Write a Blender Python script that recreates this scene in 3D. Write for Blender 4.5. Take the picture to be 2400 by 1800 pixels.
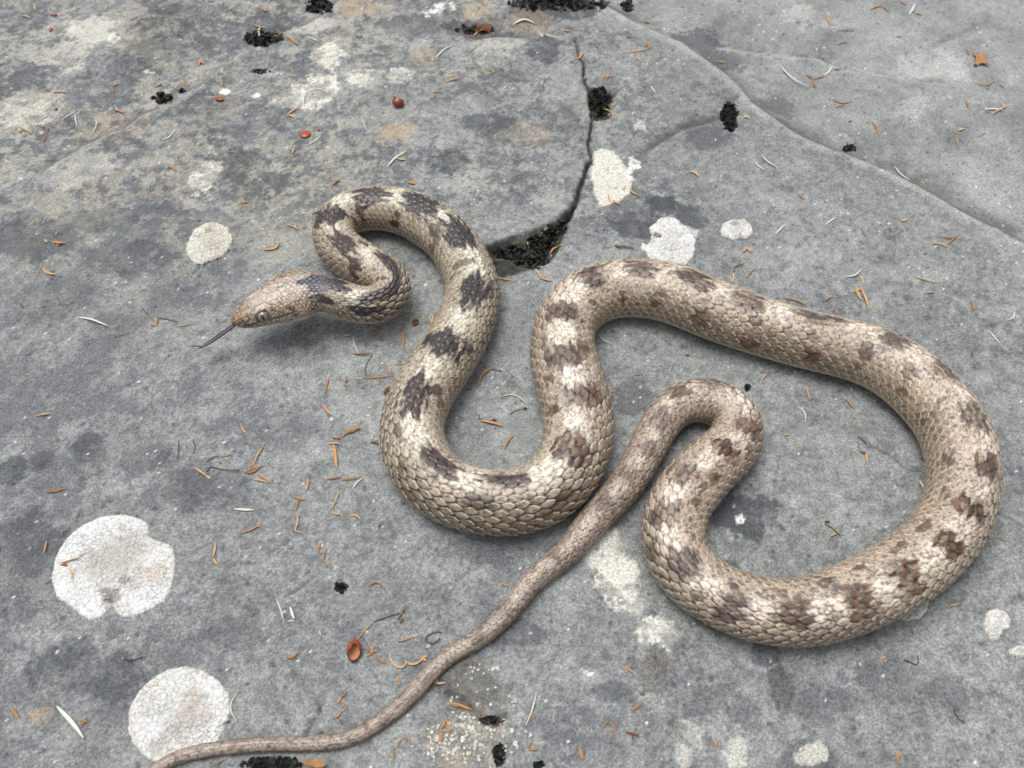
import bpy, math, random
import numpy as np
from mathutils import Vector

random.seed(7)
RNG = np.random.default_rng(11)
for o in list(bpy.data.objects):
    bpy.data.objects.remove(o)
scene = bpy.context.scene
COL = scene.collection

# ------------------------------------------------------------------ camera
# a phone held about 16 cm above a rock slab, looking down at 52 degrees
HFOV = math.radians(60.0)
ELEV = math.radians(52.0)
DIST = 208.0                                  # mm, lens to the middle of the slab
TANH = math.tan(HFOV / 2)
CAM = np.array([0.0, -DIST * math.cos(ELEV), DIST * math.sin(ELEV)])
FWD = np.array([0.0, math.cos(ELEV), -math.sin(ELEV)])
UP = np.array([0.0, math.sin(ELEV), math.cos(ELEV)])
FPX = 1200.0 / TANH
cam_data = bpy.data.cameras.new('camera')
cam_data.sensor_width = 36.0
cam_data.angle = HFOV
cam_data.clip_start = 0.005
cam_data.clip_end = 100.0
cam_data.dof.use_dof = True
cam_data.dof.focus_distance = 0.203
cam_data.dof.aperture_fstop = 40.0
cam = bpy.data.objects.new('camera', cam_data)
COL.objects.link(cam)
cam.location = CAM * 0.001
cam.rotation_euler = (math.pi / 2 - ELEV, 0, 0)
scene.camera = cam

# ------------------------------------------------------------------ sky, sun, exposure (overcast)
SUN_EL, SUN_AZ = math.radians(74), math.radians(-50)    # bright cloud almost overhead, a little beyond and to the left
world = bpy.data.worlds.new('World')
scene.world = world
world.use_nodes = True
wn, wl = world.node_tree.nodes, world.node_tree.links
for n in list(wn):
    wn.remove(n)
w_out = wn.new('ShaderNodeOutputWorld')
w_bg = wn.new('ShaderNodeBackground')
w_hsv = wn.new('ShaderNodeHueSaturation')
w_sky = wn.new('ShaderNodeTexSky')
w_sky.sky_type = 'NISHITA'
w_sky.sun_disc = False
w_sky.sun_elevation = SUN_EL
w_sky.sun_rotation = SUN_AZ
w_sky.dust_density = 4.0
w_sky.ozone_density = 1.0
w_hsv.inputs['Saturation'].default_value = 0.22
w_bg.inputs['Strength'].default_value = 0.115
wl.new(w_sky.outputs[0], w_hsv.inputs['Color'])
wl.new(w_hsv.outputs[0], w_bg.inputs[0])
wl.new(w_bg.outputs[0], w_out.inputs[0])
sun_data = bpy.data.lights.new('sun', 'SUN')
sun_data.energy = 1.5
sun_data.angle = math.radians(38)
sun_data.color = (1.0, 0.97, 0.93)
sun = bpy.data.objects.new('sun', sun_data)
COL.objects.link(sun)
sd = Vector((math.sin(SUN_AZ) * math.cos(SUN_EL), math.cos(SUN_AZ) * math.cos(SUN_EL), math.sin(SUN_EL)))
sun.rotation_euler = sd.to_track_quat('Z', 'Y').to_euler()
sun.location = sd * 2
scene.view_settings.view_transform = 'Standard'
scene.view_settings.look = 'None'
scene.view_settings.exposure = 0.48
scene.view_settings.gamma = 1.0
scene.view_settings.use_curve_mapping = False

# ------------------------------------------------------------------ photo pixel -> place (mm)
def px_dir(p):
    p = np.atleast_2d(np.asarray(p, float))
    u = (p[:, 0] - 1200) / FPX
    v = (900 - p[:, 1]) / FPX
    return FWD[None] + np.array([1.0, 0, 0])[None] * u[:, None] + UP[None] * v[:, None]

def px_at(p, z=0.0):
    d = px_dir(p)
    t = (np.asarray(z, float) - CAM[2]) / d[:, 2]
    return CAM[None] + d * t[:, None], t

def to_px(P):
    q = P - CAM
    zc = q @ FWD
    return np.stack([1200 + q[..., 0] / zc * FPX, 900 - (q @ UP) / zc * FPX], -1), zc

T9 = {1: (0, 0), 2: (800, 0), 3: (1600, 0), 4: (0, 600), 5: (800, 600), 6: (1600, 600),
      7: (0, 1200), 8: (800, 1200), 9: (1600, 1200)}

def tpx(tile, pts):                            # enlarged-tile coordinates -> photo pixels
    ox, oy = T9[tile]
    return np.array([(ox + x / 2.765, oy + y / 2.765) for x, y in pts])

# ------------------------------------------------------------------ noise
def _hash(ix, iy, seed):
    h = (ix.astype(np.int64) * 374761393 + iy.astype(np.int64) * 668265263 + seed * 974634777) & 0xFFFFFFFF
    h = ((h ^ (h >> 13)) * 1274126177) & 0xFFFFFFFF
    return ((h ^ (h >> 16)) & 0xFFFFFF) / float(0xFFFFFF)

def vnoise(x, y, seed=0):
    xi, yi = np.floor(x), np.floor(y)
    fx, fy = x - xi, y - yi
    fx = fx * fx * fx * (fx * (fx * 6 - 15) + 10)
    fy = fy * fy * fy * (fy * (fy * 6 - 15) + 10)
    a, b = _hash(xi, yi, seed), _hash(xi + 1, yi, seed)
    c, d = _hash(xi, yi + 1, seed), _hash(xi + 1, yi + 1, seed)
    return ((a * (1 - fx) + b * fx) * (1 - fy) + (c * (1 - fx) + d * fx) * fy) * 2 - 1

def fbm(x, y, scale, octv=4, seed=0, gain=0.5):
    s, amp, tot = 0.0, 1.0, 0.0
    x, y = np.asarray(x) / scale, np.asarray(y) / scale
    for k in range(octv):
        ca, sa = math.cos(0.6 * k + seed), math.sin(0.6 * k + seed)
        s = s + amp * vnoise(x * ca - y * sa + 17.3 * k, x * sa + y * ca - 9.1 * k, seed * 31 + k)
        tot += amp
        amp *= gain
        x, y = x * 2.03, y * 2.03
    return s / tot

def voronoi(x, y, scale, seed=0, jit=0.9):
    x, y = np.asarray(x) / scale, np.asarray(y) / scale
    xi, yi = np.floor(x), np.floor(y)
    f1 = np.full(x.shape, 9.0); f2 = f1.copy(); idn = np.zeros(x.shape)
    for dx in (-1, 0, 1):
        for dy in (-1, 0, 1):
            cx, cy = xi + dx, yi + dy
            px = cx + 0.5 + jit * (_hash(cx, cy, seed) - 0.5)
            py = cy + 0.5 + jit * (_hash(cx, cy, seed + 5) - 0.5)
            d = np.hypot(x - px, y - py)
            nearer = d < f1
            f2 = np.where(nearer, f1, np.minimum(f2, d))
            idn = np.where(nearer, _hash(cx, cy, seed + 9), idn)
            f1 = np.where(nearer, d, f1)
    return f1, f2, idn

def sst(a, b, x):
    t = np.clip((x - a) / (b - a), 0, 1)
    return t * t * (3 - 2 * t)

def polydist(x, y, P):                         # distance, side (+ = left of travel), position along
    best = np.full(np.shape(x), 1e9); side = np.zeros(np.shape(x)); al = np.zeros(np.shape(x))
    cum = 0.0
    for (x0, y0), (x1, y1) in zip(P[:-1], P[1:]):
        dx, dy = x1 - x0, y1 - y0
        L = math.hypot(dx, dy) + 1e-9
        t = np.clip(((x - x0) * dx + (y - y0) * dy) / (L * L), 0, 1)
        d = np.hypot(x - x0 - t * dx, y - y0 - t * dy)
        c = (dx * (y - y0) - dy * (x - x0)) / L
        m = d < best
        best = np.where(m, d, best); side = np.where(m, c, side); al = np.where(m, cum + t * L, al)
        cum += L
    return best, np.sign(side), al, cum

def inpoly(x, y, P):
    ins = np.zeros(np.shape(x), bool)
    n = len(P)
    for i in range(n):
        x0, y0 = P[i]; x1, y1 = P[(i + 1) % n]
        c = ((y0 > y) != (y1 > y)) & (x < (x1 - x0) * (y - y0) / (y1 - y0 + 1e-12) + x0)
        ins ^= c
    return ins

def polysd(x, y, P):                           # > 0 inside
    P = list(map(tuple, P))
    d = polydist(x, y, P + [P[0]])[0]
    return np.where(inpoly(x, y, P), d, -d)

def gp(pts):                                   # photo pixels -> slab plane
    return px_at(pts, 0.0)[0][:, :2]

# ------------------------------------------------------------------ materials
def srgb(r, g, b):
    f = lambda c: (c / 255 / 12.92) if c / 255 <= 0.04045 else ((c / 255 + 0.055) / 1.055) ** 2.4
    return (f(r), f(g), f(b))

def new_mat(name, rough=0.8, spec=0.3):
    m = bpy.data.materials.new(name)
    m.use_nodes = True
    b = m.node_tree.nodes['Principled BSDF']
    b.inputs['Roughness'].default_value = rough
    b.inputs['Specular IOR Level'].default_value = spec
    return m, m.node_tree.nodes, m.node_tree.links, b

def math_node(n, l, op, a, b=None, clamp=False):
    k = n.new('ShaderNodeMath'); k.operation = op; k.use_clamp = clamp
    for i, v in enumerate((a, b)):
        if v is None: continue
        if isinstance(v, (int, float)): k.inputs[i].default_value = v
        else: l.new(v, k.inputs[i])
    return k.outputs[0]

def noise_node(n, l, scale, detail=3, rough=0.55, vec=None):
    k = n.new('ShaderNodeTexNoise')
    k.inputs['Scale'].default_value = scale
    k.inputs['Detail'].default_value = detail
    k.inputs['Roughness'].default_value = rough
    if vec is not None: l.new(vec, k.inputs['Vector'])
    return k.outputs['Fac']

def map_range(n, l, v, a, b, c, d):
    k = n.new('ShaderNodeMapRange')
    l.new(v, k.inputs['Value'])
    for i, q in zip(('From Min', 'From Max', 'To Min', 'To Max'), (a, b, c, d)):
        k.inputs[i].default_value = q
    return k.outputs[0]

def mul_color(n, l, col, fac):
    k = n.new('ShaderNodeVectorMath'); k.operation = 'SCALE'
    l.new(col, k.inputs[0]); l.new(fac, k.inputs['Scale'])
    return k.outputs[0]

def attr_mat(name, rough, spec, grain=None, bump=None, cracks=None):
    """material that takes its albedo from the mesh, with fine procedural grain and relief"""
    m, n, l, b = new_mat(name, rough, spec)
    at = n.new('ShaderNodeAttribute'); at.attribute_name = 'albedo'
    tc = n.new('ShaderNodeTexCoord').outputs['Object']
    col = at.outputs['Color']
    for sc, lo, hi in (grain or []):
        nz = noise_node(n, l, sc, 2, 0.6, tc)
        col = mul_color(n, l, col, map_range(n, l, nz, 0.34, 0.66, lo, hi))
    for sc, depth, wdt in (cracks or []):       # hairline cracks of a dried crust
        wv = n.new('ShaderNodeTexNoise'); wv.inputs['Scale'].default_value = sc * 0.8
        l.new(tc, wv.inputs['Vector'])
        mx = n.new('ShaderNodeVectorMath'); mx.operation = 'MULTIPLY_ADD'
        l.new(wv.outputs['Color'], mx.inputs[0]); mx.inputs[1].default_value = (0.6 / sc,) * 3; l.new(tc, mx.inputs[2])
        vo = n.new('ShaderNodeTexVoronoi'); vo.feature = 'DISTANCE_TO_EDGE'; vo.inputs['Scale'].default_value = sc
        l.new(mx.outputs[0], vo.inputs['Vector'])
        amt = map_range(n, l, noise_node(n, l, sc * 0.13, 3, 0.6, tc), 0.35, 0.62, 1.0 - depth * 0.35, 1.0 - depth)
        line = map_range(n, l, vo.outputs['Distance'], 0.0, wdt, 0.0, 1.0)
        inv = math_node(n, l, 'SUBTRACT', 1.0, line)
        dk_ = math_node(n, l, 'MULTIPLY', inv, math_node(n, l, 'SUBTRACT', 1.0, amt))
        col = mul_color(n, l, col, math_node(n, l, 'SUBTRACT', 1.0, dk_))
    l.new(col, b.inputs['Base Color'])
    if bump:
        sc, strength, dist = bump
        bp = n.new('ShaderNodeBump')
        bp.inputs['Strength'].default_value = strength
        bp.inputs['Distance'].default_value = dist
        l.new(noise_node(n, l, sc, 4, 0.65, tc), bp.inputs['Height'])
        l.new(bp.outputs[0], b.inputs['Normal'])
    return m

# ------------------------------------------------------------------ mesh helpers (input in mm)
def make_mesh(name, V, F, mat, parent=None, color=None, origin=None, smooth=True):
    V = np.asarray(V, np.float32)
    F = np.asarray(F, np.int32)
    org = np.zeros(3) if origin is None else np.asarray(origin, float)
    me = bpy.data.meshes.new(name)
    k = F.shape[1]
    me.vertices.add(len(V)); me.loops.add(F.size); me.polygons.add(len(F))
    me.vertices.foreach_set('co', ((V - org) * 0.001).astype(np.float32).ravel())
    me.loops.foreach_set('vertex_index', F.ravel())
    me.polygons.foreach_set('loop_start', np.arange(0, F.size, k, dtype=np.int32))
    me.polygons.foreach_set('loop_total', np.full(len(F), k, np.int32))
    me.update(calc_edges=True)
    me.polygons.foreach_set('use_smooth', np.full(len(F), smooth))
    if color is not None:
        ca = me.color_attributes.new('albedo', 'FLOAT_COLOR', 'POINT')
        c = np.ones((len(V), 4), np.float32); c[:, :3] = np.clip(color, 0, 1)
        ca.data.foreach_set('color', c.ravel())
    me.materials.append(mat)
    o = bpy.data.objects.new(name, me)
    COL.objects.link(o)
    o.location = Vector((org * 0.001).tolist())
    if parent is not None:
        o.parent = parent
        o.location = o.location - parent.location
    return o

def tag(o, label, cat, group=None, kind=None):
    if label: o['label'] = label
    if cat: o['category'] = cat
    if group: o['group'] = group
    if kind: o['kind'] = kind
    return o

def grid_faces(nr, nc, wrap=False):
    r = np.arange(nr - 1)[:, None]; c = np.arange(nc if wrap else nc - 1)[None]
    c2 = (c + 1) % nc
    return np.stack([r * nc + c, r * nc + c2, (r + 1) * nc + c2, (r + 1) * nc + c], -1).reshape(-1, 4)

# ================================================================== THE ROCK
LEDGE = gp([(1290, -90), (1422, 11), (1487, 47), (1600, 98), (1647, 134), (1698, 170), (1745, 213), (1763, 239),
            (1802, 268), (1853, 304), (1907, 333), (1976, 358), (2034, 380), (2081, 401), (2132, 427), (2193, 459),
            (2237, 485), (2287, 514), (2345, 539), (2400, 571), (2800, 800)])
CRACK = gp([(1325, 60), (1345, 90), (1360, 150), (1375, 200), (1384, 240), (1386, 290), (1383, 340), (1380, 390), (1362, 432),
            (1352, 468), (1338, 500), (1312, 520)])
WEDGE = gp([(1356, 462), (1306, 517), (1234, 542), (1140, 575), (1120, 640), (1180, 652), (1234, 632), (1288, 611),
            (1317, 564), (1334, 514)])
PIT = gp([(1383, 205), (1398, 218), (1420, 212), (1438, 222), (1432, 255), (1430, 276), (1390, 284), (1376, 245)])
JOINT = gp([(1498, 370), (1508, 360), (1541, 336), (1600, 300), (1650, 288), (1690, 276), (1745, 216)])
UPLEDGE = gp([(60, 430), (181, 348), (289, 300), (325, 273), (391, 250), (452, 213), (514, 159), (564, 123), (615, 105),
              (687, 76), (760, 35), (860, -60)])
FARSTEP = gp([(1650, 70), (1737, 87), (1824, 105), (1925, 123), (1983, 152), (2070, 166), (2142, 181), (2240, 190)])
TOPSTEP = gp([(1010, 62), (1053, 72), (1115, 94), (1175, 88), (1252, 90), (1330, 70)])
CURL = gp([(2180, 150), (2190, 104), (2215, 87), (2260, 70), (2330, 40)])
SIDECRACK = gp([(2012, 1024), (2040, 1042), (2070, 1059), (2095, 1072), (2114, 1090), (2135, 1099), (2160, 1100)])
THIN = [gp([(762, 1636), (748, 1668), (738, 1681), (727, 1702), (712, 1728)]),
        gp([(190, 1196), (178, 1222), (160, 1240), (146, 1258)]),
        gp([(1400, 495), (1412, 503), (1425, 512)]),
        gp([(720, 1362), (690, 1385), (664, 1400)]),
        gp([(2330, 1200), (2372, 1216), (2430, 1250)])]
FLAKE = gp([(1031, 1580), (1075, 1548), (1120, 1545), (1160, 1600), (1180, 1668), (1172, 1694), (1136, 1696), (1111, 1662), (1075, 1640), (1045, 1615)])
FLAKEEDGE = gp([(1050, 1622), (1085, 1640), (1111, 1662), (1136, 1694), (1165, 1696), (1185, 1680)])
CREAMPOLY = gp([(1392, 352), (1412, 345), (1440, 352), (1462, 385), (1482, 425), (1478, 452), (1455, 470), (1440, 482), (1402, 480), (1390, 440), (1384, 405)])
DIP = gp([(1213, 1462), (1250, 1412), (1290, 1372)])

def rock_h(x, y):
    x, y = np.asarray(x, float), np.asarray(y, float)
    far = np.hypot(x, y)
    h = 0.55 * fbm(x, y, 62, 3, 1) + 0.20 * fbm(x, y, 14, 3, 2) + 0.085 * fbm(x, y, 3.2, 3, 3)
    h = h + sst(260, 1500, far) * 30 * fbm(x, y, 420, 3, 4)
    wob = 0.9 * fbm(x, y, 9, 3, 5)
    d, s, al, L = polydist(x, y, LEDGE)
    sd = d * s + wob * 0.35 + 0.35 * fbm(x, y, 1.8, 3, 16)      # + = beyond the ledge
    h = h - 2.0 * sst(-0.35, 0.8, sd) * (1 - 0.5 * sst(10, 60, sd)) - 3.2 * sst(0.3, 9, sd) * sst(48, 12, sd)
    h = h + 0.25 * np.exp(-((sd + 1.2) / 1.6) ** 2)
    h = h - 0.9 * np.exp(-((sd - 1.3) / 0.8) ** 2)
    d, s, al, L = polydist(x, y, UPLEDGE)
    sd = d * s + wob * 1.2
    h = h - (1.5 * sst(-0.4, 0.8, sd) * (1 - sst(4, 45, sd)) + 1.8 * sst(0, 6, sd) * sst(30, 8, sd)) * sst(0, 20, al)
    h = h + 0.3 * np.exp(-((sd + 1.6) / 2.2) ** 2) * sst(0, 20, al)
    d, s, al, L = polydist(x, y, FARSTEP)
    sd = d * s + wob * 0.6
    e = sst(0, 6, al) * (1 - sst(L - 10, L, al))
    h = h + e * (-1.2 * sst(-0.3, 0.7, sd) * (1 - sst(8, 40, sd)) - 1.5 * sst(0, 5, sd) * sst(28, 8, sd) + 0.3 * np.exp(-((sd + 1.5) / 2.5) ** 2))
    d, s, al, L = polydist(x, y, TOPSTEP)
    sd = d * s + wob
    e = sst(0, 8, al) * (1 - sst(L - 8, L, al))
    h = h - e * 3.0 * sst(-0.3, 2.0, sd) * (1 - sst(7, 22, sd))
    d, s, al, L = polydist(x, y, CURL)
    h = h - 1.0 * np.exp(-((d + wob * 0.5) / 1.3) ** 2)
    d, s, al, L = polydist(x, y, JOINT)
    h = h - 0.8 * np.exp(-((d + wob * 0.3) / 1.5) ** 2) - 0.6 * sst(-0.3, 0.7, d * s + wob * 0.5) * sst(9, 2, d * s) * sst(0, 5, al) * sst(L, L - 5, al)
    d, s, al, L = polydist(x + 1.5 * fbm(x, y, 5, 4, 6, .65), y + 1.5 * fbm(x, y, 5, 4, 7, .65), CRACK)
    w = 0.24 + 0.45 * sst(L * 0.6, L, al) + 0.12 * vnoise(al / 5, al * 0, 9)
    h = h - 2.6 * np.exp(-(d / w) ** 2) * sst(0, 22, al)
    h = h + 0.45 * np.exp(-((d * s + 2.0) / 2.2) ** 2) * sst(0, 20, al)
    for P, dep in ((WEDGE, 3.0), (PIT, 1.8)):
        q = polysd(x, y, P) + wob * 1.3 + 0.5 * fbm(x, y, 1.6, 3, 8)
        h = h - dep * (0.6 * sst(-0.4, 0.9, q) + 0.4 * sst(0.5, 4.5, q)) + 0.8 * fbm(x, y, 2.6, 4, 10, .65) * sst(0, 1, q)
    d, s, al, L = polydist(x, y, SIDECRACK)
    h = h - (0.25 + 1.0 * sst(L * 0.5, L, al)) * np.exp(-((d + wob * 0.2) / 0.6) ** 2)
    for P in THIN:
        d = polydist(x, y, P)[0]
        h = h - 0.28 * np.exp(-((d + wob * 0.25) / 0.24) ** 2)
    h = h + 0.55 * sst(-0.6, 0.8, polysd(x, y, FLAKE) + wob * 0.8)
    d = polydist(x, y, FLAKEEDGE)[0]
    h = h - 1.1 * np.exp(-((d + wob * 0.15) / 0.5) ** 2)
    f1, f2, idn = voronoi(x + 1.5 * fbm(x, y, 3, 2, 12), y + 1.5 * fbm(x, y, 3, 2, 13), 7.0, 14)
    h = h - 0.30 * (idn > 0.72) * sst(0.10 + 0.22 * idn, 0.02, f1 + 0.06 * fbm(x, y, 1.5, 2, 15))      # shallow pits and chips
    return h

def on_rock(p):                                # photo pixel -> point on the rock surface (mm)
    p = np.atleast_2d(np.asarray(p, float))
    z = np.zeros(len(p))
    for _ in range(5):
        P, t = px_at(p, z)
        z = rock_h(P[:, 0], P[:, 1])
    P[:, 2] = z
    return P, t

# stains: (x, y, rx, ry in photo pixels, strength)
DARKS = [(1735, 1205, 90, 66, .8), (1766, 1250, 42, 34, .9), (1690, 1150, 50, 45, .5), (1700, 1330, 40, 30, .6), (1830, 605 + 1000, 34, 50, .85), (1795, 1535, 32, 28, .7),
         (1960, 1640, 40, 32, .35), (2034, 1592, 28, 26, .5), (1915, 1650, 50, 40, .4), (560, 385, 48, 44, .6), (1050, 376, 46, 30, .7),
         (1146, 286, 60, 28, .5), (1552, 477, 36, 24, .9), (1505, 520, 60, 36, .75), (1622, 505, 36, 30, .75), (25, 1105, 34, 40, .6),
         (98, 1080, 30, 24, .5), (215, 1045, 36, 34, .5), (1658, 325, 50, 28, .5), (1640, 60, 60, 30, .6), (1690, 110, 60, 25, .5),
         (1830, 215, 44, 26, .4), (60, 1240, 80, 60, .5), (90, 1300, 60, 60, .4), (260, 1590, 110, 70, .45), (150, 1560, 90, 60, .4), (560, 1480, 60, 40, .3),
         (1270, 115, 40, 40, .7), (300, 600, 120, 45, .4), (90, 560, 110, 50, .5), (240, 520, 90, 40, .4), (420, 40, 80, 40, .35), (360, 110, 70, 60, .4),
         (470, 250, 80, 40, .35), (1660, 950, 30, 15, .3), (1480, 930, 55, 60, .5), (1660, 1630, 60, 40, .25), (1740, 1660, 40, 40, .3),
         (1950, 1480, 50, 24, .5), (1440, 1620, 50, 25, .45), (1590, 1020, 24, 14, .8), (1598, 1000, 26, 14, .7), (2080, 1600, 60, 60, .3), (2220, 1630, 80, 50, .3),
         (1325, 1010, 50, 200, .15), (480, 1150, 120, 50, .3), (340, 1080, 60, 40, .35), (1110, 60, 90, 28, .6), (960, 60, 70, 30, .5), (1300, 20, 110, 26, .8), (640, 60, 60, 20, .4),
         (1790, 1470, 90, 30, .5), (1180, 1290, 130, 40, .35), (1900, 1790, 80, 50, .4), (1210, 1480, 60, 30, .5)]
CREAMS = [(1415, 1290, 52, 56, .75), (1450, 1365, 56, 56, .9), (1541, 1478, 58, 46, .85), (1500, 1400, 40, 40, .4),
          (772, 125, 36, 34, .95), (745, 212, 64, 34, .9), (700, 235, 50, 18, .7), (850, 186, 42, 20, .8), (937, 178, 28, 18, 1.0), (475, 415, 30, 36, .9), (500, 395, 30, 20, .6),
          (215, 70, 60, 30, .6), (140, 130, 60, 40, .5), (60, 255, 70, 40, .6), (180, 400, 80, 50, .35), (720, 60, 60, 18, .5), (1150, 130, 60, 26, .35), (1725, 1770, 26, 34, .6), (1910, 1765, 30, 20, .7),
          (1880, 1778, 20, 14, .6), (1600, 1705, 26, 20, .35), (1530, 1640, 34, 20, .4), (1625, 1720, 26, 28, .4), (1600, 1775, 18, 30, .5), (1180, 95, 60, 14, .3), (2200, 140, 80, 40, .2), (1900, 30, 60, 30, .25)]
TANS = [(996, 137, 28, 22, .9), (923, 312, 46, 24, .85), (840, 14, 60, 22, .9), (1120, 20, 50, 18, .7), (1160, 45, 40, 14, .6), (95, 1685, 40, 28, .9), (250, 290, 110, 60, .35), (1240, 310, 60, 30, .4), (1250, 40, 60, 22, .6),
        (1130, 1700, 60, 60, .5), (1080, 1760, 80, 50, .6), (1030, 1740, 50, 40, .5)]
WHITES = [(1487, 380, 14, 22, 0.9), (1478, 405, 12, 14, 0.8), (1368, 1570, 14, 6, 1), (1382, 1580, 12, 6, 1), (1734, 1217, 12, 10, 1), (1040, 16, 30, 12, 0.9), (1010, 30, 18, 10, 0.8), (527, 215, 11, 7, 1), (600, 221, 9, 6, 0.9), (345, 158, 9, 5, 0.8), (265, 95, 14, 20, 0.6), (1500, 300, 14, 14, 0.6), (1610, 545, 24, 24, 0.4), (1370, 1160, 12, 8, 0.6), (2150, 230, 50, 30, 0.12)]
BROWNS = [(1530, 1568, 46, 52, .85), (1835, 1600, 30, 40, .35), (1110, 70, 60, 20, .6), (1695, 285, 60, 16, .5), (1640, 290, 50, 18, .4), (1680, 140, 70, 16, .3), (1400, 250, 30, 30, .7),
          (1175, 585, 40, 24, .6), (690, 40, 40, 14, .4), (1100, 1610, 70, 60, .6), (1150, 1560, 30, 20, .3)]

def spotmask(x, y, spots, jag, seed, pw=1.0):
    m = np.zeros_like(x)
    n1 = fbm(x, y, 7, 4, seed, 0.6); n2 = fbm(x, y, 3.2, 4, seed + 3, 0.85)
    C = gp([(s[0], s[1]) for s in spots])
    RX = gp([(s[0] + s[2], s[1]) for s in spots])[:, 0] - C[:, 0]
    RY = C[:, 1] - gp([(s[0], s[1] + s[3]) for s in spots])[:, 1]
    for (cx, cy), rx, ry, s in zip(C, RX, RY, spots):
        near = (abs(x - cx) < 2.4 * rx) & (abs(y - cy) < 2.4 * ry)
        q = np.hypot((x[near] - cx) / rx, (y[near] - cy) / ry) + jag * (0.62 * n1[near] + 0.75 * n2[near])
        m[near] = np.maximum(m[near], s[4] ** pw * sst(1.10, 0.84, q))
    return m

def mixc(a, b, m):
    return a + (np.asarray(b) - a) * m[..., None]

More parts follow.
